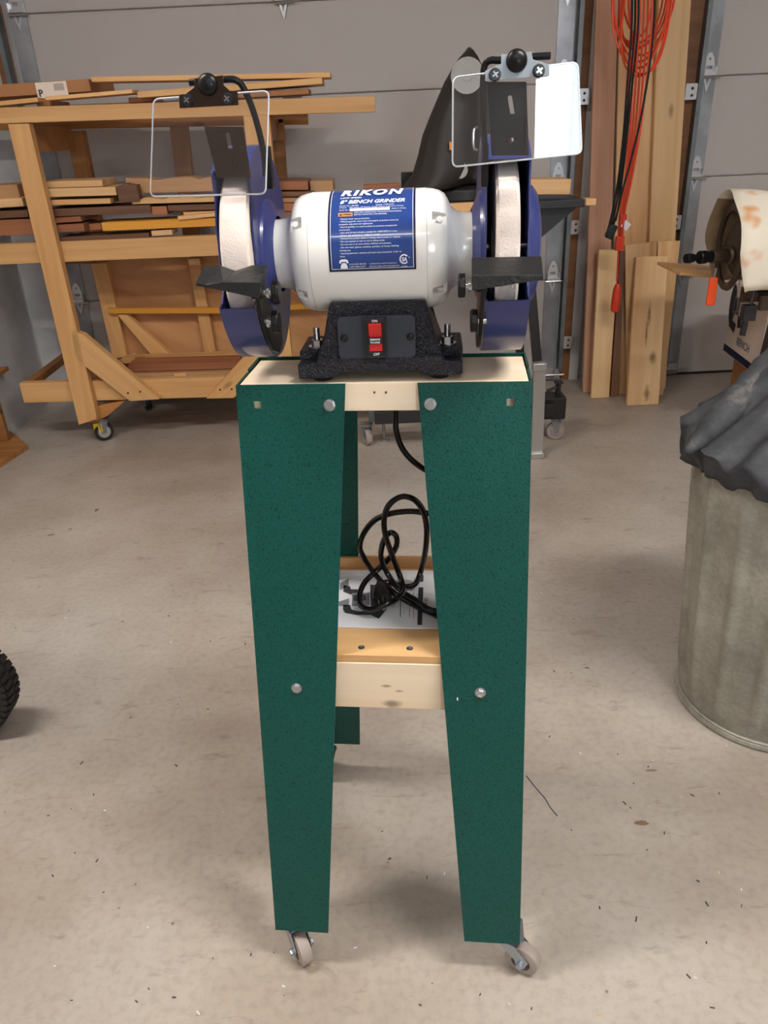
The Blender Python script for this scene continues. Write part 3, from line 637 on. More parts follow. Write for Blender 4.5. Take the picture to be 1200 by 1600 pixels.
Bk = [gl(737, 402, wb_), gl(846, 400, wb_)]; Fr = [gl(737, 430, wf2), gl(849, 430, wf2)]; Fb = [gl(738, 455, wf2), gl(849, 437, wf2)]
r_ = MB().add(Bk+Fr+Fb+[v+dn for v in Bk], [(0, 2, 3, 1), (2, 4, 5, 3), (4, 6, 7, 5), (6, 0, 1, 7), (0, 6, 4, 2), (1, 3, 5, 7)])
rr_ = r_.build('tool_rest', lr.data.materials[0], g, smooth=False, bevel=.0008, weld=True); rr_['label'] = 'flat black cast tool rest'
def knob(p, s, parent):     # p local centre, axis along u, s direction of the head
    m = MB(); m.cyl(p, Vector(p)+Vector((s*-.0095, 0, 0)), .0038, n=12); m.lathe([(.0065, .0), (.0065, .003)], frame(Vector(p)+Vector((s*-.006, 0, 0)), (s, 0, 0)), 16)
    k = m.build('clamp_bolt', MT['zinc'], g)
    h = MB().lathe([(.0118, 0), (.0125, .001), (.0125, .0065), (.0112, .0078)], frame(p, (s, 0, 0)), 8).build('knob', MT['blkm'], k, bevel=.0008)
kl1 = gl(426, 457, -.118); kl2 = gl(426, 503, -.112); kr1 = gl(727, 446, -.118); kr2 = gl(746, 501, -.108)
knob(kl1, 1, lr); knob(kl2, 1, lr); knob(kr1, -1, rr_); knob(kr2, -1, rr_)
# rest arms running down beside the guard plates
def arm(pts, u, t=.004, name='rest_arm'):
    pl = [(p.y, p.z) for p in pts]; m = Matrix(((0, 0, 1, u), (1, 0, 0, 0), (0, 1, 0, 0), (0, 0, 0, 1)))
    return MB().plate(pl, [], t, m).build(name, MT['blkm'], g, bevel=.0006)
L2 = [Vector((0, y, z)) for y, z in ((-.140, .128), (-.105, .132), (-.092, .105), (-.060, .080), (-.035, .066), (-.035, .046), (-.062, .040), (-.090, .050), (-.116, .078), (-.135, .105))]
arm(L2, -.121); arm(L2, .1125)
MB().box((-.1205, -.122, ZA-.018), (.012, .022, .016)).build('rest_block', MT['blkm'], g, bevel=.001)
MB().box((.1135, -.122, ZA-.018), (.012, .022, .016)).build('rest_block', MT['blkm'], g, bevel=.001)
# spark deflectors, eye shield rods, clamps, shields
def quadplate(pxs, w_, holes_px, t, name, mat, parent, w1=None, **k):
    c = [gl(*p, (w_ if (w1 is None or i in (0, 1)) else w1)) for i, p in enumerate(pxs)]       # TL TR BR BL
    ex = (c[1]-c[0]); ez = ((c[0]-c[3])+(c[1]-c[2])); n = ex.cross(ez).normalized(); ex.normalize(); ey = n.cross(ex)
    m = Matrix((ex, ey, n)).transposed().to_4x4(); m.translation = c[0]; im = m.inverted()
    return c, m, im
def pplate(c, m, im, outline, holes, t, name, mat, parent, **k):
    return MB().plate(outline, holes, t, m@T(0, 0, -t/2)).build(name, mat, parent, **k)
def onplane(m, px, py):
    im = m.inverted(); o = im@(iGR@Vector((0, 0, CH))); d = im.to_3x3()@(iGR.to_3x3()@ray(px, py)); t = -o.z/d.z; p = o+d*t; return (p.x, p.y)
def tilted(px, py, w_, pitch, yaw=0):      # plane through a pixel: z-axis faces the viewer, tilted upward by pitch
    p = gl(px, py, w_); return T(*p)@RZ(radians(yaw))@RX(pi/2-radians(pitch))
# left deflector
for (cx, cy, outl, slot, side) in ((350, 240, [(320, 198), (380, 198), (393, 278), (340, 278)], (353, 211, 360, 232), -1), (795, 190, [(760, 128), (822, 128), (826, 243), (768, 243)], (793, 153, 800, 178), 1)):
    m = tilted(outl[2][0]-25, outl[2][1], -.106, 0 if side < 0 else 2)
    ol = [onplane(m, *p) for p in outl]; h = [onplane(m, *p) for p in ((slot[0], slot[1]), (slot[2], slot[1]), (slot[2]+4, slot[3]), (slot[0]+4, slot[3]))]
    cxh = (h[0][0]+h[1][0])/2; rr = abs(h[1][0]-h[0][0])/2
    sl = [h[3], h[2]]+[(h[1][0]-rr+rr*cos(radians(a)), h[1][1]+rr*sin(radians(a))) for a in range(0, 181, 30)]
    MB().plate(ol[::-1], [sl], .0018, m@T(0, 0, -.0009)).build('spark_deflector', MT['bronze'] if side < 0 else MT['blkm'], g)
    b = MB(); p = onplane(m, (outl[2][0]+outl[3][0])/2, outl[2][1]-22 if side < 0 else outl[2][1]-24); b.lathe([(.0034, 0), (.003, .002), (.001, .0024)], m@T(p[0], p[1], .0009), 16); b.build('screw', MT['bronze'], g)
def shield(px_q, tilt, yaw, w_, clamp_px, big, screws, mat, label):
    cx = sum(p[0] for p in px_q)/4; cy = sum(p[1] for p in px_q)/4
    m = tilted(cx, cy, w_, tilt, yaw)
    c = [onplane(m, *p) for p in px_q]        # TL TR BR BL
    pts = []; R_ = .006
    for i in range(4):
        a = Vector(c[i]); b = Vector(c[(i+1) % 4]); p = Vector(c[(i-1) % 4]); d0 = (p-a).normalized(); d1 = (b-a).normalized()
        for k in range(6):
            t = k/5; s_ = a+d0*R_; e_ = a+d1*R_; pts.append(tuple((1-t)**2*s_+2*t*(1-t)*a+t*t*e_))
    pts = pts[::-1]
    sh = MB().plate(pts, [], .0030, m@T(0, 0, -.0015)).build('eye_shield', MT['clear'], g, smooth=True)
    sh['label'] = label
    rim = MB().tube([tuple(m@Vector((p[0], p[1], .0))) for p in pts], .00085, 6, closed=True).build('shield_edge', MT['edge'], sh)
    cp = [onplane(m, *p) for p in clamp_px]; h = onplane(m, *big)
    ar = sum(cp[i][0]*cp[(i+1) % len(cp)][1]-cp[(i+1) % len(cp)][0]*cp[i][1] for i in range(len(cp)))
    if ar < 0: cp = cp[::-1]
    cl = MB().plate(cp, [], .0014, m@T(0, 0, .0035)).build('shield_clamp', mat, g, bevel=.0003)
    MB().lathe([(.0098, 0), (.0094, .002), (.0075, .0042), (.004, .0056), (.0, .006)], m@T(h[0], h[1], .0049), 24, cap=False).build('clamp_knob', MT['blkm'], cl)
    for s_ in screws:
        p = onplane(m, *s_); q_ = MB(); q_.lathe([(.0056, 0), (.0056, .0015), (.0050, .003), (.0046, .0042), (0, .0042)], m@T(p[0], p[1], .0049), 18, cap=False)
        so = q_.build('clamp_screw', MT['blk'], cl)
        MB().box((0, 0, .0043), (.0060, .0012, .0006), m@T(p[0], p[1], .0049)@RZ(.6)).box((0, 0, .0043), (.0012, .0060, .0006), m@T(p[0], p[1], .0049)@RZ(.6)).build('cross_recess', MT['chrome'], cl)
    return m
TILT_L, TILT_R = 5, 3.5
mL = shield([(240, 155), (420, 142), (415, 303), (235, 307)], TILT_L, 0, -.125, [(295, 131), (306, 130), (306, 123), (351, 119), (351, 133), (361, 143), (373, 144), (374, 165), (283, 170), (282, 149), (293, 147), (306, 137)][3:] + [(306, 140), (306, 124)], (327, 133), [(296, 158), (358, 156)], MT['bronze'], 'clear shield showing the lumber rack behind it')
mR = shield([(708, 121), (903, 97), (909, 240), (707, 261)], TILT_R, 4, -.125, [(782, 86), (829, 82), (831, 94), (856, 102), (857, 119), (757, 128), (757, 112), (782, 101)], (806, 96), [(772, 118), (840, 112)], plain('zinc_reflection_tone', (150, 160, 168), .5), 'clear shield with a white reflection across it')  # right clamp's pale colour stands in for its silvery reflection
def rod(pts, r=.0032):
    return MB().tube(spline(pts, 6), r, 10).build('shield_rod', MT['blkm'], g)
rod([gl(296, 129, -.111), gl(325, 126, -.111), gl(352, 124, -.111), gl(368, 125, -.110), gl(379, 135, -.108), gl(393, 165, -.106), gl(405, 205, -.10), gl(413, 245, -.09), gl(415, 275, -.085)])
rod([gl(860, 87, -.113), gl(830, 89, -.113), gl(782, 94, -.113), gl(768, 94, -.113), gl(758, 101, -.112), gl(755, 125, -.110), gl(755, 180, -.10), gl(757, 225, -.09), gl(759, 262, -.085)])
MB().box(tuple((gl(420, 262, -.085))), (.007, .012, .040)).build('rod_bracket', MT['blkm'], g, bevel=.001); MB().box(tuple((gl(757, 258, -.082))), (.007, .012, .040)).build('rod_bracket', MT['blkm'], g, bevel=.001)
# power cord: hangs from the back of the motor base, coils on the shelf
iST = ST.inverted()
def sl(px, py, w_):
    o = iST@Vector((0, 0, CH)); d = iST.to_3x3()@ray(px, py); t = (w_-o.y)/d.y; return ST@(o+d*t)
Q = lambda zx, zy: (500+zx/2.667, 640+zy/2.667)
def cp_(zx, zy, w_=None, lift=0):
    x, y = Q(zx, zy)
    if w_ is None: p = atz(x, y, .5345+lift); return iGR@p
    return iGR@sl(x, y, w_)
path = [iGR@(ST@Vector((.0, .13, .90))), iGR@(ST@Vector((.006, .135, .87))), cp_(316, 20, .13), cp_(318, 90, .13), cp_(345, 165, .125), cp_(400, 225, .12), cp_(470, 262, .12), iGR@(ST@Vector((.075, .12, .72))), iGR@(ST@Vector((.082, .10, .66))),
 cp_(490, 438, .095), cp_(445, 432, .09), cp_(380, 424, .09), cp_(300, 432, .09), cp_(230, 460, .092), cp_(185, 512, .095), cp_(166, 570, .10), cp_(182, 615, .105), cp_(215, 668, .11), cp_(262, 722, None, .004), cp_(320, 772, None, .002), cp_(400, 818, None), cp_(475, 852, None),
 iGR@(ST@Vector((.088, .0, .5345))), iGR@(ST@Vector((.098, .02, .536))), iGR@(ST@Vector((.088, .035, .540))), cp_(470, 838, None, .008), cp_(400, 795, None, .010), cp_(335, 752, None, .010), cp_(285, 690, .105), cp_(256, 620, .098), cp_(258, 570, .095), cp_(275, 530, .093), cp_(297, 512, .092), cp_(318, 530, .094), cp_(318, 568, .10),
 cp_(290, 618, .108), cp_(240, 668, .112), cp_(190, 715, None, .012), cp_(166, 768, None, .010), cp_(172, 818, None, .008), cp_(215, 832, None, .010), cp_(275, 812, None, .016), cp_(330, 780, None, .018), cp_(346, 742, None, .018), cp_(328, 680, .085), cp_(298, 600, .078), cp_(272, 520, .075), cp_(268, 450, .073), cp_(290, 395, .072), cp_(340, 363, .072), cp_(392, 375, .074), cp_(428, 420, .078), cp_(444, 490, .085), cp_(440, 580, .10), cp_(422, 668, .115), cp_(395, 728, None, .003), cp_(345, 735, None, .0), cp_(290, 720, None, .0), cp_(252, 722, None, .001)]
pc = MB().tube(spline(path, 7), .0042, 10).build('power_cord', MT['cable'], g)
pm = MB(); a = cp_(250, 722, None, .003); b = cp_(262, 800, None, .003); dr = (b-a).normalized(); nz = iGR.to_3x3()@Vector((0, 0, 1))
fm = frame(a, dr, nz)
pm.lathe([(.005, -.004), (.0062, .003), (.011, .012), (.0135, .022), (.0145, .036), (.0135, .046), (0, .046)], fm@Matrix.Diagonal((.62, 1, 1, 1)), 16, cap=False); pm.build('plug', MT['blk'], pc)
pr = MB(); pr.box((0, -.0063, .053), (.0063, .0016, .016), fm); pr.box((0, .0063, .053), (.0063, .0016, .016), fm); pr.cyl(fm@Vector((-.004, 0, .044)), fm@Vector((-.004, 0, .065)), .0024, n=10); pr.build('prongs', MT['brass'], pc)
# ------------------------------------------------------------------ manual on the shelf
zm = .5268
mq = [atz(*p, zm) for p in ((522, 981), (690, 983), (682, 890), (524, 897))]
mo = mq[0].copy(); ex = (mq[1]-mq[0]).normalized(); ey = Vector((0, 0, 1)).cross(ex); MM = Matrix((ex, ey, Vector((0, 0, 1)))).transposed().to_4x4(); MM.translation = mo
man = thing('instruction_manual', 'white instruction manual with grey grinder picture lying on the stand shelf under the cord', 'booklet', MM)
iM = MM.inverted()
def mp_(px, py): p = iM@atz(px, py, zm); return (p.x, p.y)
W0 = (mq[1]-mq[0]).length; D0 = .155
MB().box((W0/2-.005, D0/2, .0008), (W0+.03, D0, .0016)).build('cover_sheet', MT['paper'], man)
def fp(pts, mi, z=.0020): pr_.add([(a, b, z) for a, b in pts], [tuple(range(len(pts)))], mi=mi)
pr_ = MB(); zz = lambda x, y: mp_(520+x/6.667, 870+y/6.667)
def poly(pts, mi, z=.0020):
    P = [zz(*p) for p in pts]; ar = sum(P[i][0]*P[(i+1) % len(P)][1]-P[(i+1) % len(P)][0]*P[i][1] for i in range(len(P)))
    if ar < 0: P = P[::-1]
    for a, b, c in tessellate_polygon([[Vector((x, y, 0)) for x, y in P]]): pr_.add([(P[a][0], P[a][1], z), (P[b][0], P[b][1], z), (P[c][0], P[c][1], z)], [(0, 1, 2)], mi=mi)
poly([(75, 285), (165, 240), (165, 310), (75, 360)], 0); poly([(60, 480), (170, 445), (170, 525), (65, 525)], 0)
poly([(115, 305), (180, 320), (190, 350), (260, 350), (260, 400), (190, 405), (110, 375)], 1); poly([(110, 510), (180, 515), (195, 560), (260, 580), (400, 575), (400, 618), (250, 618), (130, 595), (108, 560)], 1)
poly([(200, 390), (380, 385), (385, 520), (200, 525)], 0, .0021); poly([(215, 410), (300, 405), (300, 470), (215, 475)], 1, .0022); poly([(310, 405), (345, 405), (345, 468), (310, 470)], 1, .0022)
poly([(390, 300), (470, 310), (500, 420), (560, 560), (480, 660), (400, 620)], 1, .0022)
poly([(893, 330), (943, 330), (930, 722), (880, 722)], 1); poly([(895, 200), (945, 200), (943, 270), (893, 270)], 1)
for x, y0, y1, w_ in ((705, 420, 640, 8), (742, 470, 610, 4), (770, 400, 560, 4), (800, 380, 640, 6), (840, 370, 650, 5), (815, 320, 380, 5), (850, 220, 360, 3)): poly([(x-w_/2, y0), (x+w_/2, y0), (x+w_/2, y1), (x-w_/2, y1)], 0 if w_ < 5 else 1)
tp = zz(640, 535); textmb(pr_, "Operator's Manual", .0085, lambda a, b: (tp[0]-b, tp[1]+a, .0022), mi=1)
tp2 = zz(985, 515); textmb(pr_, '80-805', .007, lambda a, b: (tp2[0]-b, tp2[1]+a, .0022), mi=1)
pr_.build('printed_picture', [MT['pgrey'], MT['pdark']], man, smooth=False)
# ------------------------------------------------------------------ timber helper
def plank_from(A, B, thick, depth, name, mat, parent=None, dvec=Vector((0, 1, 0)), wob=0, bevel=.0012, rough=0):
    ex = (B-A); L = ex.length; ex = ex.normalized(); ey = (dvec-ex*dvec.dot(ex)).normalized(); ez = ex.cross(ey)
    m = Matrix((ex, ey, ez)).transposed().to_4x4(); m.translation = (A+B)/2
    mb = MB()
    if rough:      # live edge: wavy top line
        n = 14; top = [( -L/2+L*i/n, random.uniform(-rough, 0)) for i in range(n+1)]
        poly_ = [(-L/2, -thick), (L/2, -thick)]+[(x, z) for x, z in top[::-1]]
        mb.plate(poly_, [], depth, Matrix(((1, 0, 0, 0), (0, 0, -1, depth), (0, 1, 0, 0), (0, 0, 0, 1))))
    else: mb.box((0, depth/2, -thick/2), (L, depth, thick))
    o = mb.build(name, mat, None, smooth=False, bevel=bevel, seg=1)
    if parent: o.parent = parent; o.matrix_local = parent.matrix_world.inverted()@m
    else: o.matrix_world = m
    return o
def pk(x0, y0, x1, y1, th, Y, depth, name, mat, parent=None, **k):
    A = aty(x0, y0, Y); B = aty(x1, y1, Y); t = (A-aty(x0, y0+th, Y)).length
    return plank_from(A, B, t, depth, name, W[mat], parent, **k)
def quadbeam(pxs, Y0, Y1, name, mat, parent, world=False):      # outline seen at plane Y0, extruded back to Y1
    c = [aty(px, py, Y0) for px, py in pxs]; ex = (c[1]-c[0]).normalized()
    n = len(c); vs = c+[Vector((p.x, Y1, p.z)) for p in c]
    fs = [tuple(range(n)), tuple(reversed(range(n, 2*n)))]+[(i, i+n, (i+1) % n+n, (i+1) % n) for i in range(n)]
    ctr = sum(vs, Vector())/len(vs); far = max(((a, b) for a in c for b in c), key=lambda t: (t[0]-t[1]).length); d = (far[1]-far[0]); d.y = 0; d.normalize()
    ey = Vector((0, 1, 0)); ez = d.cross(ey); m = Matrix((d, ey, ez)).transposed().to_4x4(); m.translation = ctr; im = m.inverted()
    o = MB().add([im@v for v in vs], fs).build(name, W[mat] if isinstance(mat, str) else mat, None, smooth=False, weld=True, bevel=.0012, seg=1)
    if parent: o.parent = parent; o.matrix_local = parent.matrix_world.inverted()@m
    else: o.matrix_world = m
    return o
# ------------------------------------------------------------------ lumber rack
rack = thing('lumber_rack', 'rolling pine lumber rack with diagonal braces and plywood panel, loaded with boards', 'rack', T(-.8, 3.3, 0))
P_ = rack
quadbeam([(12, 194), (45, 193), (149, 640), (151, 655), (123, 664)], 3.05, 3.088, 'post', 'pine', P_)
quadbeam([(380, 178), (420, 176), (462, 618), (424, 622)], 3.05, 3.088, 'post', 'pine', P_)
quadbeam([(103, 205), (130, 204), (205, 590), (182, 592)], 3.50, 3.538, 'post', 'pine_dark', P_)
quadbeam([(420, 184), (442, 184), (468, 590), (446, 590)], 3.50, 3.538, 'post', 'pine_dark', P_)
quadbeam([(265, 196), (292, 195), (336, 590), (312, 592)], 3.50, 3.538, 'post', 'pine_dark', P_)
pk(-60, 170, 586, 150, 24, 3.048, .036, 'top_rail', 'pine', P_).location.z += 0
pk(-60, 180, 480, 170, 24, 3.50, .036, 'top_rail', 'pine_dark', P_)
pk(-60, 384, 420, 364, 31, 3.09, .036, 'shelf_rail', 'pine', P_)
pk(60, 386, 460, 372, 28, 3.46, .036, 'shelf_rail', 'pine_dark', P_)
pk(30, 599, 560, 583, 30, 3.09, .036, 'bottom_rail', 'pine', P_)
pk(118, 566, 560, 545, 22, 3.46, .036, 'bottom_rail', 'pine_dark', P_)
for x in (-1.21, -.37): MB().box((x-rack.location.x, 3.295-3.3, 1.168), (.036, .40, .085)).build('cross_beam', W['pine_dark'], P_, smooth=False, bevel=.001)
for x in (-1.20, -.42): MB().box((x-rack.location.x, 3.29-3.3, .78), (.036, .32, .07)).build('cross_beam', W['pine_dark'], P_, smooth=False, bevel=.001)
MB().box((-1.445-rack.location.x, 3.36-3.3, .263), (.036, .46, .030)).build('cross_beam', W['pine_dark'], P_, smooth=False, bevel=.001)
for x in (-1.15, -.62): MB().box((x-rack.location.x, 3.29-3.3, .20), (.036, .32, .05)).build('cross_beam', W['pine_dark'], P_, smooth=False, bevel=.001)
quadbeam([(111, 516), (130, 523), (249, 624), (203, 627), (117, 560)], 3.05, 3.088, 'brace', 'pine', P_)
quadbeam([(385, 553), (432, 530), (440, 552), (365, 622), (322, 623)], 3.05, 3.088, 'brace', 'pine', P_)
quadbeam([(183, 492), (198, 492), (270, 557), (238, 557)], 3.34, 3.376, 'brace', 'pine', P_)
quadbeam([(124, 640), (196, 626), (168, 650), (148, 660), (126, 661)], 3.092, 3.13, 'corner_block', 'pine_dark', P_)
for x, y in ((200, 614), (219, 612), (344, 609), (362, 608)):
    p = aty(x, y, 3.05)-rack.location; MB().cyl(p, p+Vector((0, -.0015, 0)), .004, n=10).build('nail', MT['blk'], P_)
# plywood divider with studs and batten
quadbeam([(150, 405), (560, 392), (585, 566), (188, 566)], 3.40, 3.412, 'plywood_panel', 'ply', P_)
quadbeam([(142, 412), (166, 411), (199, 558), (176, 560)], 3.36, 3.398, 'stud', 'pine', P_)
quadbeam([(293, 404), (311, 403), (338, 555), (320, 556)], 3.36, 3.398, 'stud', 'pine', P_)
quadbeam([(168, 482), (345, 481), (522, 473), (523, 481), (346, 490), (170, 490)], 3.335, 3.356, 'batten', 'yellow', P_)
def rcaster(x, y, tag_=False, s=1.0, deg=20, parent=None, loc=None, mat='galv'):
    L0 = parent.matrix_world.translation; ax = Vector((cos(radians(deg)), sin(radians(deg)), 0)); R = .040*s; p = Vector((x, y, 0))-Vector((L0.x, L0.y, L0.z)); fw = ax.cross(Vector((0, 0, 1)))
    c = MB(); c.box((p.x, p.y, p.z+.100*s), (.06*s, .06*s, .004)); c.lathe([(.02*s, p.z+.088*s), (.02*s, p.z+.098*s)], T(p.x, p.y, 0), 16)
    for k in (-1, 1):
        o_ = [(-.02, .090), (.02, .090), (.012, .034), (-.006, .034)]; a0, a1 = k*.017*s, k*.0195*s
        vs = [p+fw*f*s+ax*a+Vector((0, 0, z*s)) for a in (a0, a1) for f, z in o_]
        c.add(vs, [(0, 1, 2, 3), (7, 6, 5, 4), (0, 4, 5, 1), (1, 5, 6, 2), (2, 6, 7, 3), (3, 7, 4, 0)])
    c.box((p.x, p.y, p.z+.088*s), (.036*s, .036*s, .004)); c.cyl(p+ax*-.024*s+Vector((0, 0, R)), p+ax*.024*s+Vector((0, 0, R)), .005*s, n=8)
    co = c.build('caster', MT['galv'], parent)
    MB().lathe([(.018*s, -.013*s), (R*.94, -.013*s), (R, -.009*s), (R, .009*s), (R*.94, .013*s), (.018*s, .013*s)], frame(p+Vector((0, 0, R)), ax), 28).build('wheel', MT['blk'] if mat != 'rub' else MT['rubber'], co)
    MB().lathe([(.008*s, -.0142*s), (.026*s, -.0138*s), (.026*s, .0138*s), (.008*s, .0142*s)], frame(p+Vector((0, 0, R)), ax), 20).build('hub', MT['zinc'], co)
    if tag_:
        q = p+Vector((-.014, -.021, .062)); MB().box(tuple(q), (.036, .003, .040), I4).build('brake_tag', MT['yellow'], co, bevel=.001)
    return co
rcaster(-1.185, 3.13, True, 1.0, -60, P_); rcaster(-1.10, 3.52, False, 1.0, 30, P_); rcaster(-.45, 3.13, False, 1.0, 20, P_); rcaster(-.42, 3.52, False, 1.0, 20, P_)
# boards on the rack --------------------------------------------------------
def bd(label, x0, y0, x1, y1, th, Y, depth, mat, name='board', cat='board', **k):
    return tag(pk(x0, y0, x1, y1, th, Y, depth, name, mat, None, **k), label, cat)
bd('topmost long pine board on the rack, upper of the two pointing right', 142, 120, 516, 113, 8, 3.10, .12, 'pine')
bd('thick pine board second from the rack top, ending left of the covered saw', 214, 143, 503, 121, 10, 3.06, .16, 'pine')
bd('short brown board under the two top boards at the right of the rack', 330, 147, 482, 138, 9, 3.08, .14, 'pine_dark')
bd('thin pale strip lying below the cardboard on the rack top', -60, 164, 58, 152, 7, 3.052, .10, 'pine')
bd('pale strip with ragged end, right of the thin pale strip on the rack top', 70, 151, 206, 139.5, 6, 3.052, .10, 'pine')
bd('small spacer block under the cardboard on the rack top', 56, 158, 78, 157, 8.5, 3.10, .20, 'pine_dark', 'wood_block', 'block')
bd('reddish spacer block on the top rail behind the left eye shield', 200, 153, 236, 150, 8, 3.10, .18, 'red', 'wood_block', 'block')
bd('brown beam end poking out beneath the long top rail, right of the left eye shield', 395, 174, 478, 171.5, 13, 3.10, .05, 'pine_dark')
bd('short squared offcut fixed at the upper right corner of the rack', 422, 192, 442, 191, 28, 3.40, .06, 'pine_dark', 'wood_block', 'block')
cb = pk(-60, 136, 138, 123, 19, 3.12, .30, 'cardboard_sheet', 'tan', None); cb.data.materials[0] = MT['card']; tag(cb, 'flattened brown cardboard with a pale printed panel on the rack top', 'cardboard')
A = cb.matrix_world; pr2 = MB(); L_ = (aty(138, 123, 3.12)-aty(-60, 136, 3.12)).length
pr2.add([(L_/2-.19, -.0012, -.002), (L_/2-.08, -.0012, -.002), (L_/2-.08, -.0012, -.052), (L_/2-.19, -.0012, -.052)][::-1], [(0, 1, 2, 3)], mi=0)
textmb(pr2, 'P', .030, lambda a, b: (L_/2-.184+a, -.0022, -.045+b), mi=1, bold=.001)
for k in range(9): pr2.add([(L_/2-.125+k*.004, -.0022, -.008), (L_/2-.1235+k*.004, -.0022, -.008), (L_/2-.1235+k*.004, -.0022, -.030), (L_/2-.125+k*.004, -.0022, -.030)][::-1], [(0, 1, 2, 3)], mi=1)
pr2.build('printed_panel', [MT['boxw'], MT['pdark']], cb, smooth=False)
# middle shelf, from the rack rail up
MID = [
 ('yellow pine offcut lying on the shelf rail left of the eye shield', 158, 348, 410, 337, 13, 3.10, .14, 'yellow'),
 ('small pale block on the shelf rail below the yellow pine offcut', 236, 361, 268, 359, 8, 3.10, .10, 'pale'),
 ('dark brown board low in the middle stack just above the shelf rail', 92, 371, 232, 364, 7, 3.10, .12, 'brown'),
 ('red brown board end beside the rack post, low in the middle stack', 79, 352, 130, 349, 12, 3.10, .16, 'red'),
 ('short reddish offcut right of the red brown board end', 132, 350, 157, 348, 11, 3.16, .12, 'red'),
 ('thin red brown board above the red brown board end by the post', 77, 341, 126, 338, 8, 3.10, .20, 'red'),
 ('long dark walnut board crossing the middle stack', 72, 327, 234, 320, 12, 3.11, .18, 'brown'),
 ('pale thin board ending in a point, under the two light boards by the post', 70, 313, 172, 310, 8, 3.10, .22, 'pine'),
 ('light squared board second from the top of the middle stack by the post', 66, 295, 180, 292, 13, 3.10, .16, 'pale'),
 ('light board on top of the middle stack by the post', 60, 284, 159, 281, 10, 3.12, .18, 'pale'),
 ('dark jagged live-edge offcut between the light boards and the eye shield', 180, 287, 212, 284, 30, 3.10, .05, 'brown'),
 ('wide rough-sawn slab with ragged top edge seen through the left eye shield', 196, 278, 356, 274, 24, 3.16, .10, 'tan'),
 ('pale board below the ragged slab, behind the left eye shield edge', 205, 309, 345, 305, 10, 3.11, .20, 'pale'),
 ('dark brown board behind the grinding wheel on the middle stack', 262, 321, 352, 318, 9, 3.11, .20, 'brown'),
 ('medium brown board left of the grinding wheel, above the pointed sliver', 236, 323, 260, 322, 13, 3.12, .18, 'red'),
 ('pointed pale sliver sticking out left of the grinding wheel', 277, 338, 350, 331, 6, 3.09, .10, 'pale'),
 ('short pale offcut above the pointed sliver', 286, 331, 352, 328.5, 5, 3.12, .10, 'pine'),
 ('brown board end on the top of the stack, right of the left blue guard', 412, 283, 481, 283, 14, 3.12, .20, 'red'),
 ('pale square-ended board beside the brown one, ending above the motor', 484, 283, 520, 282, 17, 3.16, .18, 'tan'),
 ('thin red brown board under the brown board end, right of the left guard', 412, 300, 490, 299, 8, 3.11, .22, 'brown'),
 ('thin pale board between red brown ones, right of the left guard', 412, 309.5, 478, 309, 7, 3.11, .22, 'tan'),
 ('lower red brown board half hidden by the left end of the motor', 412, 318, 470, 317, 13, 3.11, .22, 'red'),
 ('lowest dark board of the middle stack beside the motor neck', 412, 332, 500, 331, 14, 3.10, .22, 'pine_dark'),
 ('tan plywood offcut at the far left edge, topmost on the shelf', -60, 294, 26, 288, 20, 3.16, .22, 'tan'),
 ('tan board under the plywood offcut at the far left edge', -60, 315, 34, 309, 13, 3.12, .22, 'pale'),
 ('dark brown board at the far left edge of the middle shelf', -60, 333, 42, 328, 11, 3.12, .22, 'brown'),
 ('dark red board lowest at the far left edge of the middle shelf', -60, 346, 50, 342, 24, 3.12, .22, 'red'),
]
for m_ in MID: bd(m_[0], *m_[1:], rough=.012 if 'ragged' in m_[0] or 'jagged' in m_[0] else 0)
TRAY = [
 ('red brown board lying in the bottom tray of the rack', 200, 570, 372, 565, 11, 3.16, .12, 'red'),
 ('pale board along the back of the bottom tray', 190, 560, 420, 551, 8, 3.27, .06, 'pine'),
 ('thin tan strip at the front of the bottom tray, right part', 205, 585, 400, 579, 6, 3.132, .03, 'tan'),
 ('short pale strip at the left of the bottom tray', 133, 590, 165, 587, 7, 3.14, .10, 'pale'),
 ('small pale block on the front edge of the bottom tray', 272, 584, 290, 583, 10, 3.128, .05, 'pale'),
]
for m_ in TRAY: bd(m_[0], *m_[1:], name='wood_block' if 'block' in m_[0] else 'board', cat='block' if 'block' in m_[0] else 'board')
def stick(p, q, label, mat='pine'):
    A, B = p, q; tag(plank_from(A, B, .018, .03, 'stick', W[mat]), label, 'stick')
stick(aty(190, 562, 3.30), aty(211, 551, 3.35), 'short stick leaning in the bottom tray against the left stud'); stick(aty(300, 562, 3.28), aty(330, 547, 3.34), 'short stick leaning in the bottom tray against the middle stud')
# ------------------------------------------------------------------ boards leaning between the doors
def lean(label, bl, br, tl, tr, yb, yt, th, mat, name='leaning_board', warp=0):
    # bl/br/tl/tr pixels; bottom edge on the floor near yb, top edge at depth yt
    B0 = aty(*bl, yb); B1 = aty(*br, yb); z0 = 0.001; B0.z = B1.z = z0
    T0 = aty(*tl, yt); T1 = aty(*tr, yt)
    up = ((T0+T1)/2-(B0+B1)/2); n = Vector((1, 0, 0)).cross(up).normalized(); n = -n if n.y < 0 else n
    d = n*th; vs = [B0, B1, T1, T0, B0+d, B1+d, T1+d, T0+d]
    for v in vs[4:6]: v.z = z0
    ctr = sum(vs, Vector())/8; ex = up.normalized(); ez = ex.cross(n).normalized(); m = Matrix((ex, n, ez)).transposed().to_4x4(); m.translation = ctr; im = m.inverted()
    o = MB().add([im@v for v in vs], [(0, 1, 2, 3), (7, 6, 5, 4), (0, 4, 5, 1), (1, 5, 6, 2), (2, 6, 7, 3), (3, 7, 4, 0)]).build(name, W[mat] if isinstance(mat, str) else mat, None, smooth=False, weld=True, bevel=.0015, seg=1)
    o.matrix_world = m; return tag(o, label, 'board')
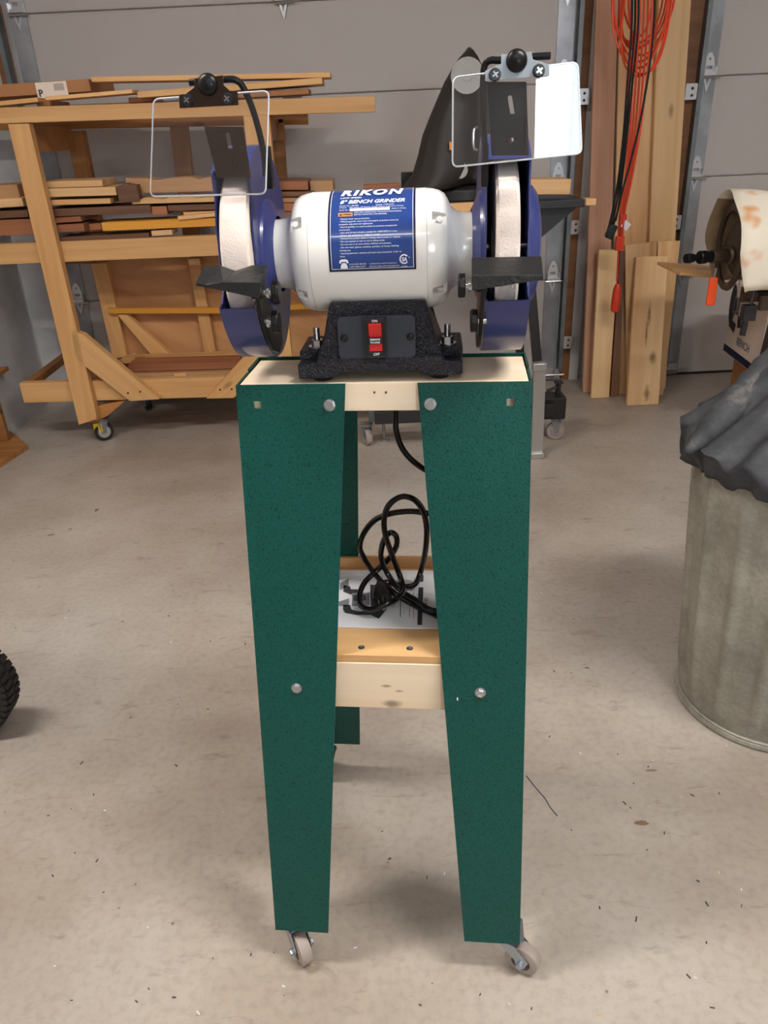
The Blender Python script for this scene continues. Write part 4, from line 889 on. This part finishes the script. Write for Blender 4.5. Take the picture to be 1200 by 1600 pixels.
lean('tall reddish oak board leaning on the wall, leftmost by the grey post', (911, 614), (948, 614), (936, -120), (970, -120), 3.46, 3.62, .022, 'rose')
lean('tall knotty hickory board behind the hanging orange cord', (955, 612), (1008, 612), (971, -120), (1040, -120), 3.50, 3.61, .022, 'hick')
lean('tall smooth cream board at the right, next to the brown door jamb', (1006, 608), (1040, 606), (1034, -120), (1088, -120), 3.46, 3.575, .022, 'creamy')
lean('short pale board with a split foot, leftmost of the short leaning boards', (924, 622), (952, 619), (936, 390), (967, 390), 3.375, 3.455, .022, 'creamy')
lean('narrow dark live-edge strip beside the split-footed short board', (954, 619), (966, 619), (969, 392), (977, 392), 3.385, 3.46, .02, 'brown')
lean('narrow short board behind the broad knotty ones, right of the dark strip', (967, 617), (982, 617), (972, 393), (985, 393), 3.41, 3.49, .018, 'pale')
lean('short board with cream edge standing behind the frontmost knotty board', (980, 617), (1018, 617), (977, 383), (1027, 377), 3.365, 3.455, .022, 'hick')
lean('frontmost short knotty board leaning in the stack between the doors', (980, 634), (1029, 632), (994, 401), (1044, 400), 3.25, 3.42, .022, 'hickf')
lean('short brown-sided board at the right end of the leaning stack', (1024, 621), (1036, 620), (1028, 377), (1063, 376), 3.37, 3.46, .02, 'pale')
# ------------------------------------------------------------------ hanging cords
hk = thing('wall_hook', 'steel hook on the wall above the orange cord', 'hook', T(1.06, 3.60, 1.95))
MB().tube(spline([(0, .12, 0), (0, -.05, 0), (0, -.34, -.01), (0, -.37, .03)], 5), .006, 8).build('hook_bar', MT['galv'], hk)
oc = MB(); rnd = random.Random(3)
for k in range(9):
    cx = 1.040+rnd.uniform(-.016, .016); rx = .112+rnd.uniform(-.045, .018); bot = 1.285+.015*k+rnd.uniform(-.01, .02); top = 1.93; yy = 3.28+k*.010
    pts = []
    for i in range(40):
        a = 2*pi*i/40; z = (top+bot)/2-(top-bot)/2*cos(a); x = cx+rx*sin(a)*(1-.72*max(0, (z-bot)/(top-bot))**1.6)
        pts.append((x+.008*sin(3*a+k), yy+.012*cos(a+k), z))
    oc.tube(pts, .0042, 6, closed=True)
def hang(mb, pxs, Y, r): mb.tube(spline([aty(x, y, Y) for x, y in pxs], 6), r, 7)
for k in range(6):
    o_ = (k-2.5)*4.2
    hang(oc, [(1004+o_*1.6, -60), (1002+o_*1.5, 40), (996+o_*1.3, 130), (990+o_*.9, 210), (982+o_*.5, 280), (972+o_*.35, 335), (969+o_*.3, 385)], 3.30-.006*k, .0040)
oc_o = tag(oc.build('extension_cord', MT['orange']), 'coiled orange extension cord hanging in front of the tall leaning boards', 'cord')
e = MB(); p = aty(966, 440, 3.29); q = aty(962, 487, 3.29); e.lathe([(.008, 0), (.016, .006), (.018, .02), (.018, .075), (.016, .10), (.009, .118)], frame(aty(960, 488, 3.29), aty(966, 438, 3.29)-aty(960, 488, 3.29)), 14); e.build('plug_cover', MT['oplug'], oc_o)
e = MB(); hang(e, [(968, 372), (966, 400), (964, 440)], 3.29, .0042); a_ = aty(973, 345, 3.28); e.box(tuple(a_), (.026, .02, .05), I4); a_ = aty(968, 380, 3.28); e.box(tuple(a_), (.034, .02, .055), I4); e.build('connector', MT['oplug'], oc_o, bevel=.004)
e = MB(); a_ = aty(978, 352, 3.27); e.box((0, 0, 0), (.03, .001, .03), T(*a_)@RY(.7)); e.build('cord_tag', MT['paper'], oc_o)
bc = MB()
for k, o_ in enumerate((-5, 0, 5)):
    hang(bc, [(992+o_, -60), (992+o_, 40), (984+o_*.8, 130), (977+o_*.6, 210), (969+o_*.6, 280), (961+o_*.8, 330), (953+o_*.6, 358), (951+o_, 366)], 3.225-.006*k, .0040)
hang(bc, [(1024, -60), (1022, 30), (1014, 110), (1000, 190), (986, 250), (972, 300), (962, 345)], 3.20, .0040)
bco = tag(bc.build('extension_cord', MT['cable']), 'black cord bundle hanging left of the orange cord', 'cord'); e = MB(); e.box((0, 0, 0), (.03, .025, .055), T(*aty(955, 362, 3.21))@RY(.4)); e.build('plug', MT['blk'], bco, bevel=.005)
# ------------------------------------------------------------------ trash can with black cover
TC = T(.815, 1.315, 0)
tc_ = thing('trash_can', 'ribbed galvanised trash can standing on the concrete floor at the right', 'trash can', TC)
n = 240; P = []; H_ = .60
def can_r(a, z):
    t = z/H_; r = .176+.040*t
    k = (a*16/(2*pi)) % 1.0; ramp_ = min(1, max(0, (z-.035)/.05))*min(1, max(0, (H_-.05-z)/.05))
    rib = .0085*max(0, sin(pi*((k-.32)/.36)))**.8 if .32 < k < .68 else 0
    return r+rib*ramp_
zs = [.012, .03, .045, .07, .1, .2, .3, .4, .5, .53, .56, .585, H_]
P = [[(can_r(2*pi*i/n, z)*cos(2*pi*i/n), can_r(2*pi*i/n, z)*sin(2*pi*i/n), z) for i in range(n)] for z in zs]
mb = MB().grid(P, wrapu=True); mb.lathe([(.0, .016), (.172, .016), (.172, .012)], I4, 48, cap=False)
mb.build('body', MT['can'], tc_, angle=50)
MB().lathe([(.176, 0), (.184, .001), (.186, .006), (.184, .012), (.181, .013), (.182, .016), (.179, .019), (.176, .018)], I4, 96, closed=True).build('bottom_rim', MT['can'], tc_)
MB().lathe([(.214, .592), (.221, .596), (.221, .606), (.214, .610), (.209, .602)], I4, 64, closed=True).build('top_rim', MT['can'], tc_)
cv = MB(); n = 180; R_ = []
rim_c = Vector((.815, 1.315)); 
def cov(a, t):      # t 0 hem .. 1 apex
    apx = Vector((.135, .02, .985)); hem_r = .232+.009*sin(17*a)+.006*sin(29*a+1)+.004*sin(43*a)
    z0 = .562+.007*sin(17*a+.6)+.004*sin(31*a)
    bul = sin(pi*min(1, t*1.35))*.02 if t < .74 else 0
    if t < .22:
        s = t/.22; r = hem_r+(.243-hem_r)*sin(s*pi/2)+.007*(1-s)*sin(23*a); z = z0+s*.045; c = Vector((0, 0))
        return (c.x+r*cos(a), c.y+r*sin(a), z)
    s = (t-.22)/.78; r = .243*(1-s)**.95*(1+.05*sin(3*a+.4)*s)+(.006*sin(9*a+2)+.004*sin(17*a+1))*(1-s)**2; z = z0+.045+(apx.z-z0-.045)*s**1.2+.014*sin(5*a)*s*(1-s)*2+.010*sin(9*a+1)*s*(1-s)
    return (apx.x*s+r*cos(a), apx.y*s+r*sin(a), z)
rows = 26
cv.grid([[cov(2*pi*i/n, j/rows*.96) for i in range(n)] for j in range(rows+1)], wrapu=True)
co = cv.build('drum_cover', MT['bag'], None, smooth=True, angle=80, solid=.003); co.location = (.815, 1.315, 0)
tag(co, 'dusty black gathered cover drawn over the top of the galvanised trash can', 'cover')
# rolled fold that climbs the cover toward the upper right
rf = MB(); pts = [aty(1072, 708, 1.26), aty(1096, 686, 1.29), aty(1132, 652, 1.33), aty(1172, 612, 1.37), aty(1212, 570, 1.40), aty(1262, 520, 1.43)]
pts = spline([Vector(p)-Vector((.815, 1.315, 0)) for p in pts], 8); rf.tube(pts, .03, 18, radii=[.004+.030*min(1, i/20)**.8+.0018*sin(i*1.3) for i in range(len(pts))]); rf.build('rolled_fold', MT['bag'], co, angle=80)
pp = [cov(radians(232-16*t), t*.9+.03) for t in (0, .2, .4, .6, .8)]; MB().tube(spline([Vector(p)*1.006 for p in pp], 6), .0028, 6).build('seam', MT['stain'], co)
# ------------------------------------------------------------------ covered miter saw on its bench
sb = thing('saw_bench', 'low black steel saw bench behind the stand, carrying the covered saw', 'bench', T(.33, 2.95, 0))
def sbx(c, d, name, mat, rot=None, **k): return MB().box(c, d, rot or I4).build(name, mat, sb, smooth=False, bevel=.002, **k)
top_l = aty(560, 300, 2.86); top_r = aty(905, 302, 2.86); zt_ = .905
sbx((.02, .05, zt_-.0125), (.78, .36, .025), 'bench_top', MT['blackpaint'])
sbx((.01, -.146, zt_-.006), (.15, .03, .030), 'edge_strip', W['pine']); sbx((.425, -.125, zt_-.008), (.035, .05, .022), 'edge_strip', W['pale'])
def gus(pts, t=.02):
    return None
gp = [(.395, zt_-.026), (.20, zt_-.026), (.20, .74), (.22, .74)]
MB().plate([(p[0], p[1]) for p in gp], [], .012, T(0, -.08, 0)@RX(pi/2)).build('gusset', MT['blackpaint'], sb, bevel=.001)
def strut(a, b, r, name='leg'): 
    a, b = Vector(a), Vector(b); return MB().box((0, 0, (b-a).length/2), (r*2, r*2, (b-a).length), frame(a, b-a, (0, 1, 0))).build(name, MT['blackpaint'], sb, smooth=False, bevel=.002)
strut((.21, -.08, zt_-.03), (.30, -.10, .16), .016); strut((-.20, -.08, zt_-.03), (-.30, -.10, .16), .016); strut((.21, .20, zt_-.03), (.28, .20, .16), .016); strut((-.20, .20, zt_-.03), (-.30, .20, .16), .016)
sbx((-.0, -.10, .145), (.70, .04, .05), 'base_rail', MT['blackpaint']); sbx((-.0, .20, .145), (.70, .04, .05), 'base_rail', MT['blackpaint'])
sbx((.345, -.05, .142), (.11, .09, .085), 'corner_box', MT['blackpaint'])
j = MB(); j.cyl((.375, -.05, .18), (.375, -.05, .235), .011, n=10); j.cyl((.33, -.06, .205), (.385, -.05, .222), .006, n=8); j.box((.375, -.05, .236), (.03, .03, .008)); j.build('lock_handle', MT['blackpaint'], sb)
rcaster(.33+.375, 2.95-.05, False, .9, 80, sb, mat='rub'); rcaster(-.055, 2.93, False, .9, 20, sb, mat='rub')
lf = MB(); lf.lathe([(.02, 0), (.02, .008), (.006, .012), (.006, .10)], T(-.33+.015, .02, 0), 16); lf.build('levelling_foot', MT['galv'], sb)
sbx((-.325, 0, .125), (.10, .05, .06), 'caster_bracket', MT['galvd'])
# saw
sw = thing('miter_saw', 'dark miter saw standing under the black fabric cover', 'saw', T(.33, 2.97, zt_))
m = MB(); m.box((0, 0, .02), (.34, .24, .04)); m.lathe([(.11, 0), (.12, .01), (.12, .045), (.10, .055)], T(0, -.02, 0), 32); m.box((0, .10, .07), (.42, .02, .06)); m.build('saw_table', MT['blackpaint'], sw, bevel=.003)
m = MB(); m.lathe([(.02, -.03), (.05, -.03), (.055, 0), (.05, .05), (.02, .06)], T(.0, .06, .21)@RY(pi/2), 24); m.lathe([(.01, -.015), (.12, -.015), (.125, 0), (.12, .02), (.01, .02)], T(-.02, -.01, .20)@RY(pi/2), 40); m.cyl((.0, .10, .04), (.0, .09, .24), .02, n=14); m.build('saw_head', MT['blk'], sw)
def gdisc(px, py, Y, r, name):
    p = aty(px, py, Y)-sw.location; d = -ray(px, py); d.z *= .6
    MB().lathe([(0, 0), (r*.3, .002), (r*.35, 0), (r*.8, 0), (r, .003), (r, -.012), (r*.9, -.016)], frame(p, d), 28, cap=False).build(name, MT['greyd'], sw)
gdisc(730, 118, 2.80, .052, 'motor_cap'); gdisc(719, 266, 2.84, .026, 'adjusting_knob')
m = MB(); a = aty(745, 235, 2.82)-sw.location; m.tube(spline([a+Vector((0, 0, .07)), a+Vector((-.012, -.01, .06)), a+Vector((-.012, -.01, .01)), a], 5), .005, 8); m.build('handle_wire', MT['zinc'], sw)
sbo = MB(); sbo.box((0, 0, 0), (.012, .01, .024), T(*(aty(705, 228, 2.80)-sw.location))); sbo.build('warning_tab', MT['orange_p'], sw)
# fabric cover: silhouette rings at rising heights (px left / right at that height), with folds
CV = [(292, 622, 760), (280, 632, 764), (262, 645, 772), (235, 653, 775), (205, 660, 772), (180, 670, 770), (150, 683, 766), (125, 694, 760), (105, 706, 753), (90, 716, 746), (80, 726, 740), (74, 731, 735)]
rowsC = []; nC = 72
for j, (py, xl, xr) in enumerate(CV):
    Yc = 2.93; A = aty(xl, py, Yc); B = aty(xr, py, Yc); cx = (A.x+B.x)/2; rx = (B.x-A.x)/2; z = (A.z+B.z)/2; t = j/(len(CV)-1); ry = .15*(1-t)**.6+.006
    row = []
    for i in range(nC):
        a = 2*pi*i/nC; fold = 1+.06*(1-t)*sin(5*a+1+t*2)+.035*sin(9*a+t*4)*(1-t*.5)
        # open at the front right: cloth drawn back
        fr_ = max(0, cos(a-radians(-52)))**6*(.75 if t < .8 else 0)
        row.append((cx+rx*cos(a)*(1 if abs(cos(a)) > .9 else fold), Yc+ry*sin(a)*fold*(1-fr_), z+.012*cos(a)*(1-t)))
    rowsC.append(row)
cvr = MB().grid(rowsC, wrapu=True); cvr.add(rowsC[-1], [tuple(range(nC))])
tag(cvr.build('saw_cover', MT['blackcloth'], None, angle=75, solid=.002), 'black fabric cover draped to a peak over the miter saw', 'cover')
tag(plank_from(aty(824, 280, 2.83), aty(893, 280, 2.83), .048, .13, 'offcut', W['pale'], None), 'pale squared offcut lying on the right end of the saw bench', 'block')
tag(plank_from(aty(568, 289, 2.96), aty(626, 286, 2.96), .018, .05, 'offcut', W['red'], None), 'thin brown offcut on the left end of the saw bench, just above the motor', 'block')
# aluminium fence standing against the bench base
al = thing('aluminium_fence', 'slim aluminium channel standing upright just right of the green stand', 'fence', T(.594, 2.72, 0)@RY(radians(-1)))
m = MB(); m.plate([(-.022, -.012), (.022, -.012), (.022, .012), (.016, .012), (.016, -.005), (-.016, -.005), (-.016, .012), (-.022, .012)], [], .345, T(0, 0, .0)); m.build('channel', MT['alu'], al, smooth=False, bevel=.0008)
MB().box((0, 0, .355), (.050, .036, .03)).build('end_cap', MT['alu'], al, bevel=.003); MB().box((0, -.01, .012), (.05, .03, .024)).build('end_cap', MT['alu'], al, bevel=.003)
# ------------------------------------------------------------------ lathe, canvas, carton, stool
lt = thing('wood_lathe', 'old wood lathe with a black spindle pointing left, under cream canvas', 'lathe', T(1.25, 2.62, 0))
def lp(px, py, Y=2.6): return aty(px, py, Y)-Vector((1.25, 2.62, 0))
m = MB(); m.box((.16, .0, .72), (.16, .16, .20)); m.lathe([(.03, -.02), (.085, -.02), (.10, 0), (.10, .05), (.08, .06), (.03, .06)], T(-.03, 0, .75)@RY(pi/2), 36); m.box((.04, 0, .75), (.16, .13, .13)); m.build('headstock', MT['iron'], lt, bevel=.006)
m = MB().lathe([(.125, 0), (.135, .004), (.138, .012), (.132, .018), (.118, .018), (.112, .012), (.112, .006), (.125, .0)], T(-.085, -.0, .755)@RY(pi/2)@RX(.12), 56, cap=False); m.build('faceplate_ring', MT['iron'], lt)
a = lp(1071, 404, 2.56); b = lp(1150, 398, 2.62); d = (b-a).normalized(); fmm = frame(a, d)
m = MB(); m.lathe([(.004, 0), (.014, .001), (.0155, .006), (.0155, .020), (.013, .032), (.007, .038), (.007, .052)], fmm, 18); m.build('drive_centre', MT['blkm'], lt)
m = MB(); m.lathe([(.017, .052), (.021, .055), (.021, .075), (.018, .077), (.018, .12)], fmm, 20); m.build('spindle', MT['blkm'], lt); m = MB(); m.lathe([(.0195, .10), (.0215, .104), (.0225, .16), (.030, .165), (.030, .175)], fmm, 20); m.build('spindle_sleeve', MT['iron'], lt)
a = lp(1116, 434, 2.57); m = MB(); m.hexa([a+Vector((-.013, 0, -.09)), a+Vector((.017, 0, -.09)), a+Vector((.017, .012, -.09)), a+Vector((-.013, .012, -.09))], [a+Vector((-.012, 0, 0)), a+Vector((.014, 0, 0)), a+Vector((.014, .012, 0)), a+Vector((-.012, .012, 0))]); m.build('lever_grip', MT['hiorange'], lt, bevel=.003)
m = MB().cyl(a+Vector((.002, .006, -.004)), a+Vector((.004, .006, .03)), .004, n=8).build('lever', MT['zinc'], lt)
m = MB(); m.box((.28, .02, .595), (.5, .10, .03)); m.box((.28, -.05, .58), (.5, .02, .05)); m.box((.28, .09, .58), (.5, .02, .05)); m.build('lathe_bed', MT['iron'], lt, bevel=.002)
for x in (.16, .48): MB().hexa([(x-.02, -.12, 0), (x+.02, -.12, 0), (x+.02, .16, 0), (x-.02, .16, 0)], [(x-.015, -.04, .58), (x+.015, -.04, .58), (x+.015, .08, .58), (x-.015, .08, .58)]).build('leg', MT['blackpaint'], lt, bevel=.002)
a = lp(1186, 430, 2.56); m = MB(); m.cyl(a, a+Vector((-.02, -.02, -.09)), .006, n=10); m.box(tuple(a+Vector((-.024, -.02, -.115))), (.04, .03, .05)); m.cyl(a+Vector((-.03, -.02, -.14)), a+Vector((-.032, -.02, -.19)), .010, n=10); m.build('clamp_arm', MT['blackpaint'], lt)
# canvas cloth draped over the headstock, opening to the left
cl = MB(); NK = 32; rows = []
for j in range(14):
    x = 1.135+j*.04; row = []; t = j/13
    for k in range(NK+1):
        a = radians(-38+(262)*k/NK); lip = .05*max(0, -sin(a)) if j == 0 else 0
        ry = .185+.008*sin(4*a+t*3); rz = .168+.005*sin(5*a+j*.5); y = 2.60-ry*cos(a); z = .755+rz*sin(a)
        if a < 0: y = 2.60-.185; z = .755+a*.16
        if a > pi: y = 2.60+.185-.06*(a-pi); z = .755-(a-pi)*.16
        row.append((x-.02*cos(a)*(1-t)+lip, y+.004*sin(k*1.1+j), z+.005*sin(j*.8+k*.5)))
    rows.append(row)
for r0, r1 in zip(rows[:-1], rows[1:]):
    for k in range(NK): cl.add([r0[k], r0[k+1], r1[k+1], r1[k]], [(0, 1, 2, 3)], mi=1 if k > 18 else 0)  # far-side faces take the browner canvas
tag(cl.build('canvas_cloth', [stained_canvas(), plain('brown_canvas', (142, 120, 92), .85, vary=.25)], None, angle=80, solid=-.003, weld=True), 'stained cream canvas cloth draped over the lathe headstock', 'cloth')
sc = MB()
tag(plank_from(aty(1063, 425, 2.80), aty(1420, 452, 2.80), .012, .24, 'bench_board', W['pine']), 'thin pine board behind the lathe at spindle height', 'board')
bpl = MB().box((1.42, 2.92, .29), (.03, .03, .58)); 
tr = thing('sawhorse', 'wooden trestle holding the thin pine board behind the lathe', 'trestle', T(1.36, 2.92, 0))
zb_ = min(aty(1063, 425, 2.80).z, aty(1420, 452, 2.80).z)-.014
for x in (.55, .85): MB().box((x, 0, zb_/2), (.035, .05, zb_)).build('leg', W['pine_dark'], tr, smooth=False, bevel=.001)
# printed carton
bxm = T(1.547, 3.36, .200)@RZ(radians(-94.7))
cr = thing('printed_carton', 'white printed carton with a dark blue base band, behind the black bag', 'carton', bxm)
MB().box((.20, .11, .15), (.40, .22, .30)).build('carton_body', MT['boxw'], cr, bevel=.003)
pr3 = MB()
def pf(pts, mi, y=-.0012): 
    for a, b, c in tessellate_polygon([[Vector((x, z, 0)) for x, z in pts]]): 
        P3 = [(pts[i][0], y, pts[i][1]) for i in (a, b, c)]; pr3.add(P3, [(0, 1, 2)], mi=mi)
pf([(.001, .004), (.398, .004), (.398, .035), (.001, .035)], 0); pf([(.10, .275), (.39, .275), (.39, .298), (.10, .298)], 1)
pf([(.03+.035*cos(a), .21+.085*sin(a)) for a in [i*pi/8 for i in range(16)]], 1, -.0014); pf([(.045, .18), (.11, .18), (.115, .25), (.05, .25)], 2, -.0018); pf([(.055, .19), (.075, .19), (.075, .24), (.055, .24)], 1, -.0022)
pf([(.02, .12), (.09, .10), (.10, .14), (.05, .15)], 1, -.0018); pf([(.12, .13), (.16, .14), (.15, .175), (.11, .18)], 1, -.0018); pf([(.11, .25), (.15, .25), (.16, .33), (.13, .33)], 1, -.0018)
textmb(pr3, 'A', .03, lambda a, b: (.055+a, -.0020, .30+b), mi=1); textmb(pr3, 'BENCH', .045, lambda a, b: (.14+a, -.0020, .065+b), mi=2, bold=.001)
for k in range(5): pf([(.19, .15+k*.018), (.23, .15+k*.018), (.23, .153+k*.018), (.19, .153+k*.018)], 2)
pr3.build('printed_picture', [MT['navy'], MT['pdark'], MT['pgrey']], cr, smooth=False)
tag(MB().box((0, 0, .099), (.16, .26, .198), I4).build('wood_block', W['pine_dark'], None, smooth=False, bevel=.002), 'brown wooden block under the printed carton', 'block').matrix_world = T(1.66, 3.20, 0)@RZ(radians(-4.7))
# ------------------------------------------------------------------ left edge: tyre of a hand truck and a wooden dolly
ht = thing('hand_truck', 'black knobby tyre of a hand truck at the left edge of the floor', 'hand truck', T(-.932, 1.31, 0))
TR_ = .133; tm = T(0, 0, TR_)@RX(pi/2)@RY(radians(0))
m = MB(); pr0 = [(.072, -.024), (.085, -.031), (.108, -.033), (.123, -.026), (.128, -.012), (.129, 0), (.128, .012), (.123, .026), (.108, .033), (.085, .031), (.072, .024)]
m.lathe(pr0, tm, 72, cap=False)
for k in range(44):
    a = 2*pi*k/44
    for s_, o_ in ((-1, 0), (1, .5)):
        mm = tm@RZ(a+o_*2*pi/44)@T(.1265, 0, s_*.0135); m.box((0, 0, 0), (.010, .0105, .023), mm); m.box((-.006, 0, s_*.014), (.012, .0105, .006), mm)
m.build('tyre', MT['tyre'], ht, angle=40)
m = MB(); m.lathe([(.018, -.03), (.03, -.026), (.034, -.008), (.060, -.006), (.072, -.022), (.078, -.024), (.078, .024), (.072, .022), (.060, .006), (.034, .008), (.03, .026), (.018, .03)], tm, 40); m.build('rim', MT['galvd'], ht)
m = MB(); m.cyl((0, -.045, TR_), (0, .06, TR_), .009, n=12); m.build('axle', MT['zinc'], ht)
m = MB(); m.tube([(-.02, .055, TR_), (-.10, .06, .30), (-.16, .06, 1.1)], .013, 10); m.build('frame', MT['blackpaint'], ht)
dl = thing('wooden_cart', 'brown wooden cart corner with white bag at the far left edge', 'cart', T(-1.52, 2.98, 0))
def L3(v): return v-Vector((-1.52, 2.98, 0))
def hex8(c8, name, mat, par, off): return MB().hexa([v-off for v in c8[:4]], [v-off for v in c8[4:]]).build(name, mat, par, smooth=False, bevel=.002)
off = Vector((-1.52, 2.98, 0))
b = [atz(45, 702, .0), atz(-60, 770, .0), atz(-60, 700, .0), atz(18, 680, .0)]; up = Vector((0, 0, .022))
MB().hexa([v-off for v in b][::-1], [v-off+up for v in b][::-1]).build('base_board', W['pine_dark'], dl, smooth=False, bevel=.002)
o1 = aty(0, 690, 3.0); 
c0 = aty(17, 688, 3.12); c0.z = .022; 
MB().box((c0.x-off.x-.05, 3.12-off.y, .14), (.09, .025, .235)).build('upright', W['pine_dark'], dl, smooth=False, bevel=.002)
MB().box((c0.x-off.x-.10, 3.10-off.y, .30), (.22, .30, .018)).build('shelf_board', W['pine_dark'], dl, smooth=False, bevel=.002)
MB().box((c0.x-off.x-.10, 2.99-off.y, .075), (.14, .10, .10)).build('dark_case', MT['blk'], dl, bevel=.006); MB().box((c0.x-off.x-.085, 2.935-off.y, .09), (.10, .004, .035)).build('white_print_strip', MT['print'], dl, smooth=False)
# ------------------------------------------------------------------ floor marks
fm_ = thing('floor_litter', 'scattered wood chips and flecks on the concrete around the stand', 'litter'); bpy.data.objects.remove(fm_)
ch = MB(); rr2 = random.Random(8)
for x, y in [(960, 350)]: pass
pxs = [(rr2.uniform(0, 1200), rr2.uniform(760, 1590)) for _ in range(150)]
for x, y in pxs:
    p = atz(x, y, 0); s = rr2.uniform(.0008, .0022); L = s*rr2.uniform(1, 5); ch.box((0, 0, .0006), (L, s, .0008), T(p.x, p.y, 0)@RZ(rr2.uniform(0, 3.1)), mi=rr2.choice((0, 1, 1, 2)))
c_ = ch.build('wood_chips', [W['pale'], MT['pdark'], MT['paper']], None, smooth=False); tag(c_, 'tiny wood chips and flecks scattered over the concrete floor', 'debris', kind='stuff')
st_ = MB()
def blot(px, py, rx, ry, ang, mi=0):
    p = atz(px, py, 0); pts = []
    for i in range(22): a = 2*pi*i/22; k = 1+rr2.uniform(-.25, .25); pts.append((rx*cos(a)*k, ry*sin(a)*k, .0006))
    st_.add(pts, [tuple(range(22))], T(p.x, p.y, 0)@RZ(ang), mi=mi)
blot(1003, 1286, .013, .006, -.1); blot(1018, 1204, .012, .003, 0, 1); blot(80, 836, .014, .006, .3, 1); blot(110, 827, .008, .004, -.2, 1); blot(151, 797, .008, .012, .1, 1)
st_.build('floor_stain', [MT['stain'], plain('grey_stain', (122, 112, 102), .5)], fl, smooth=False)
def crack(pxs):
    pts = [atz(x, y, .0007) for x, y in pxs]; m = MB(); m.tube(pts, .0009, 4); return m.build('floor_crack', MT['pdark'], fl)
crack([(822, 1212), (838, 1232), (852, 1248), (860, 1262), (871, 1275)])
bpy.context.view_layer.update()
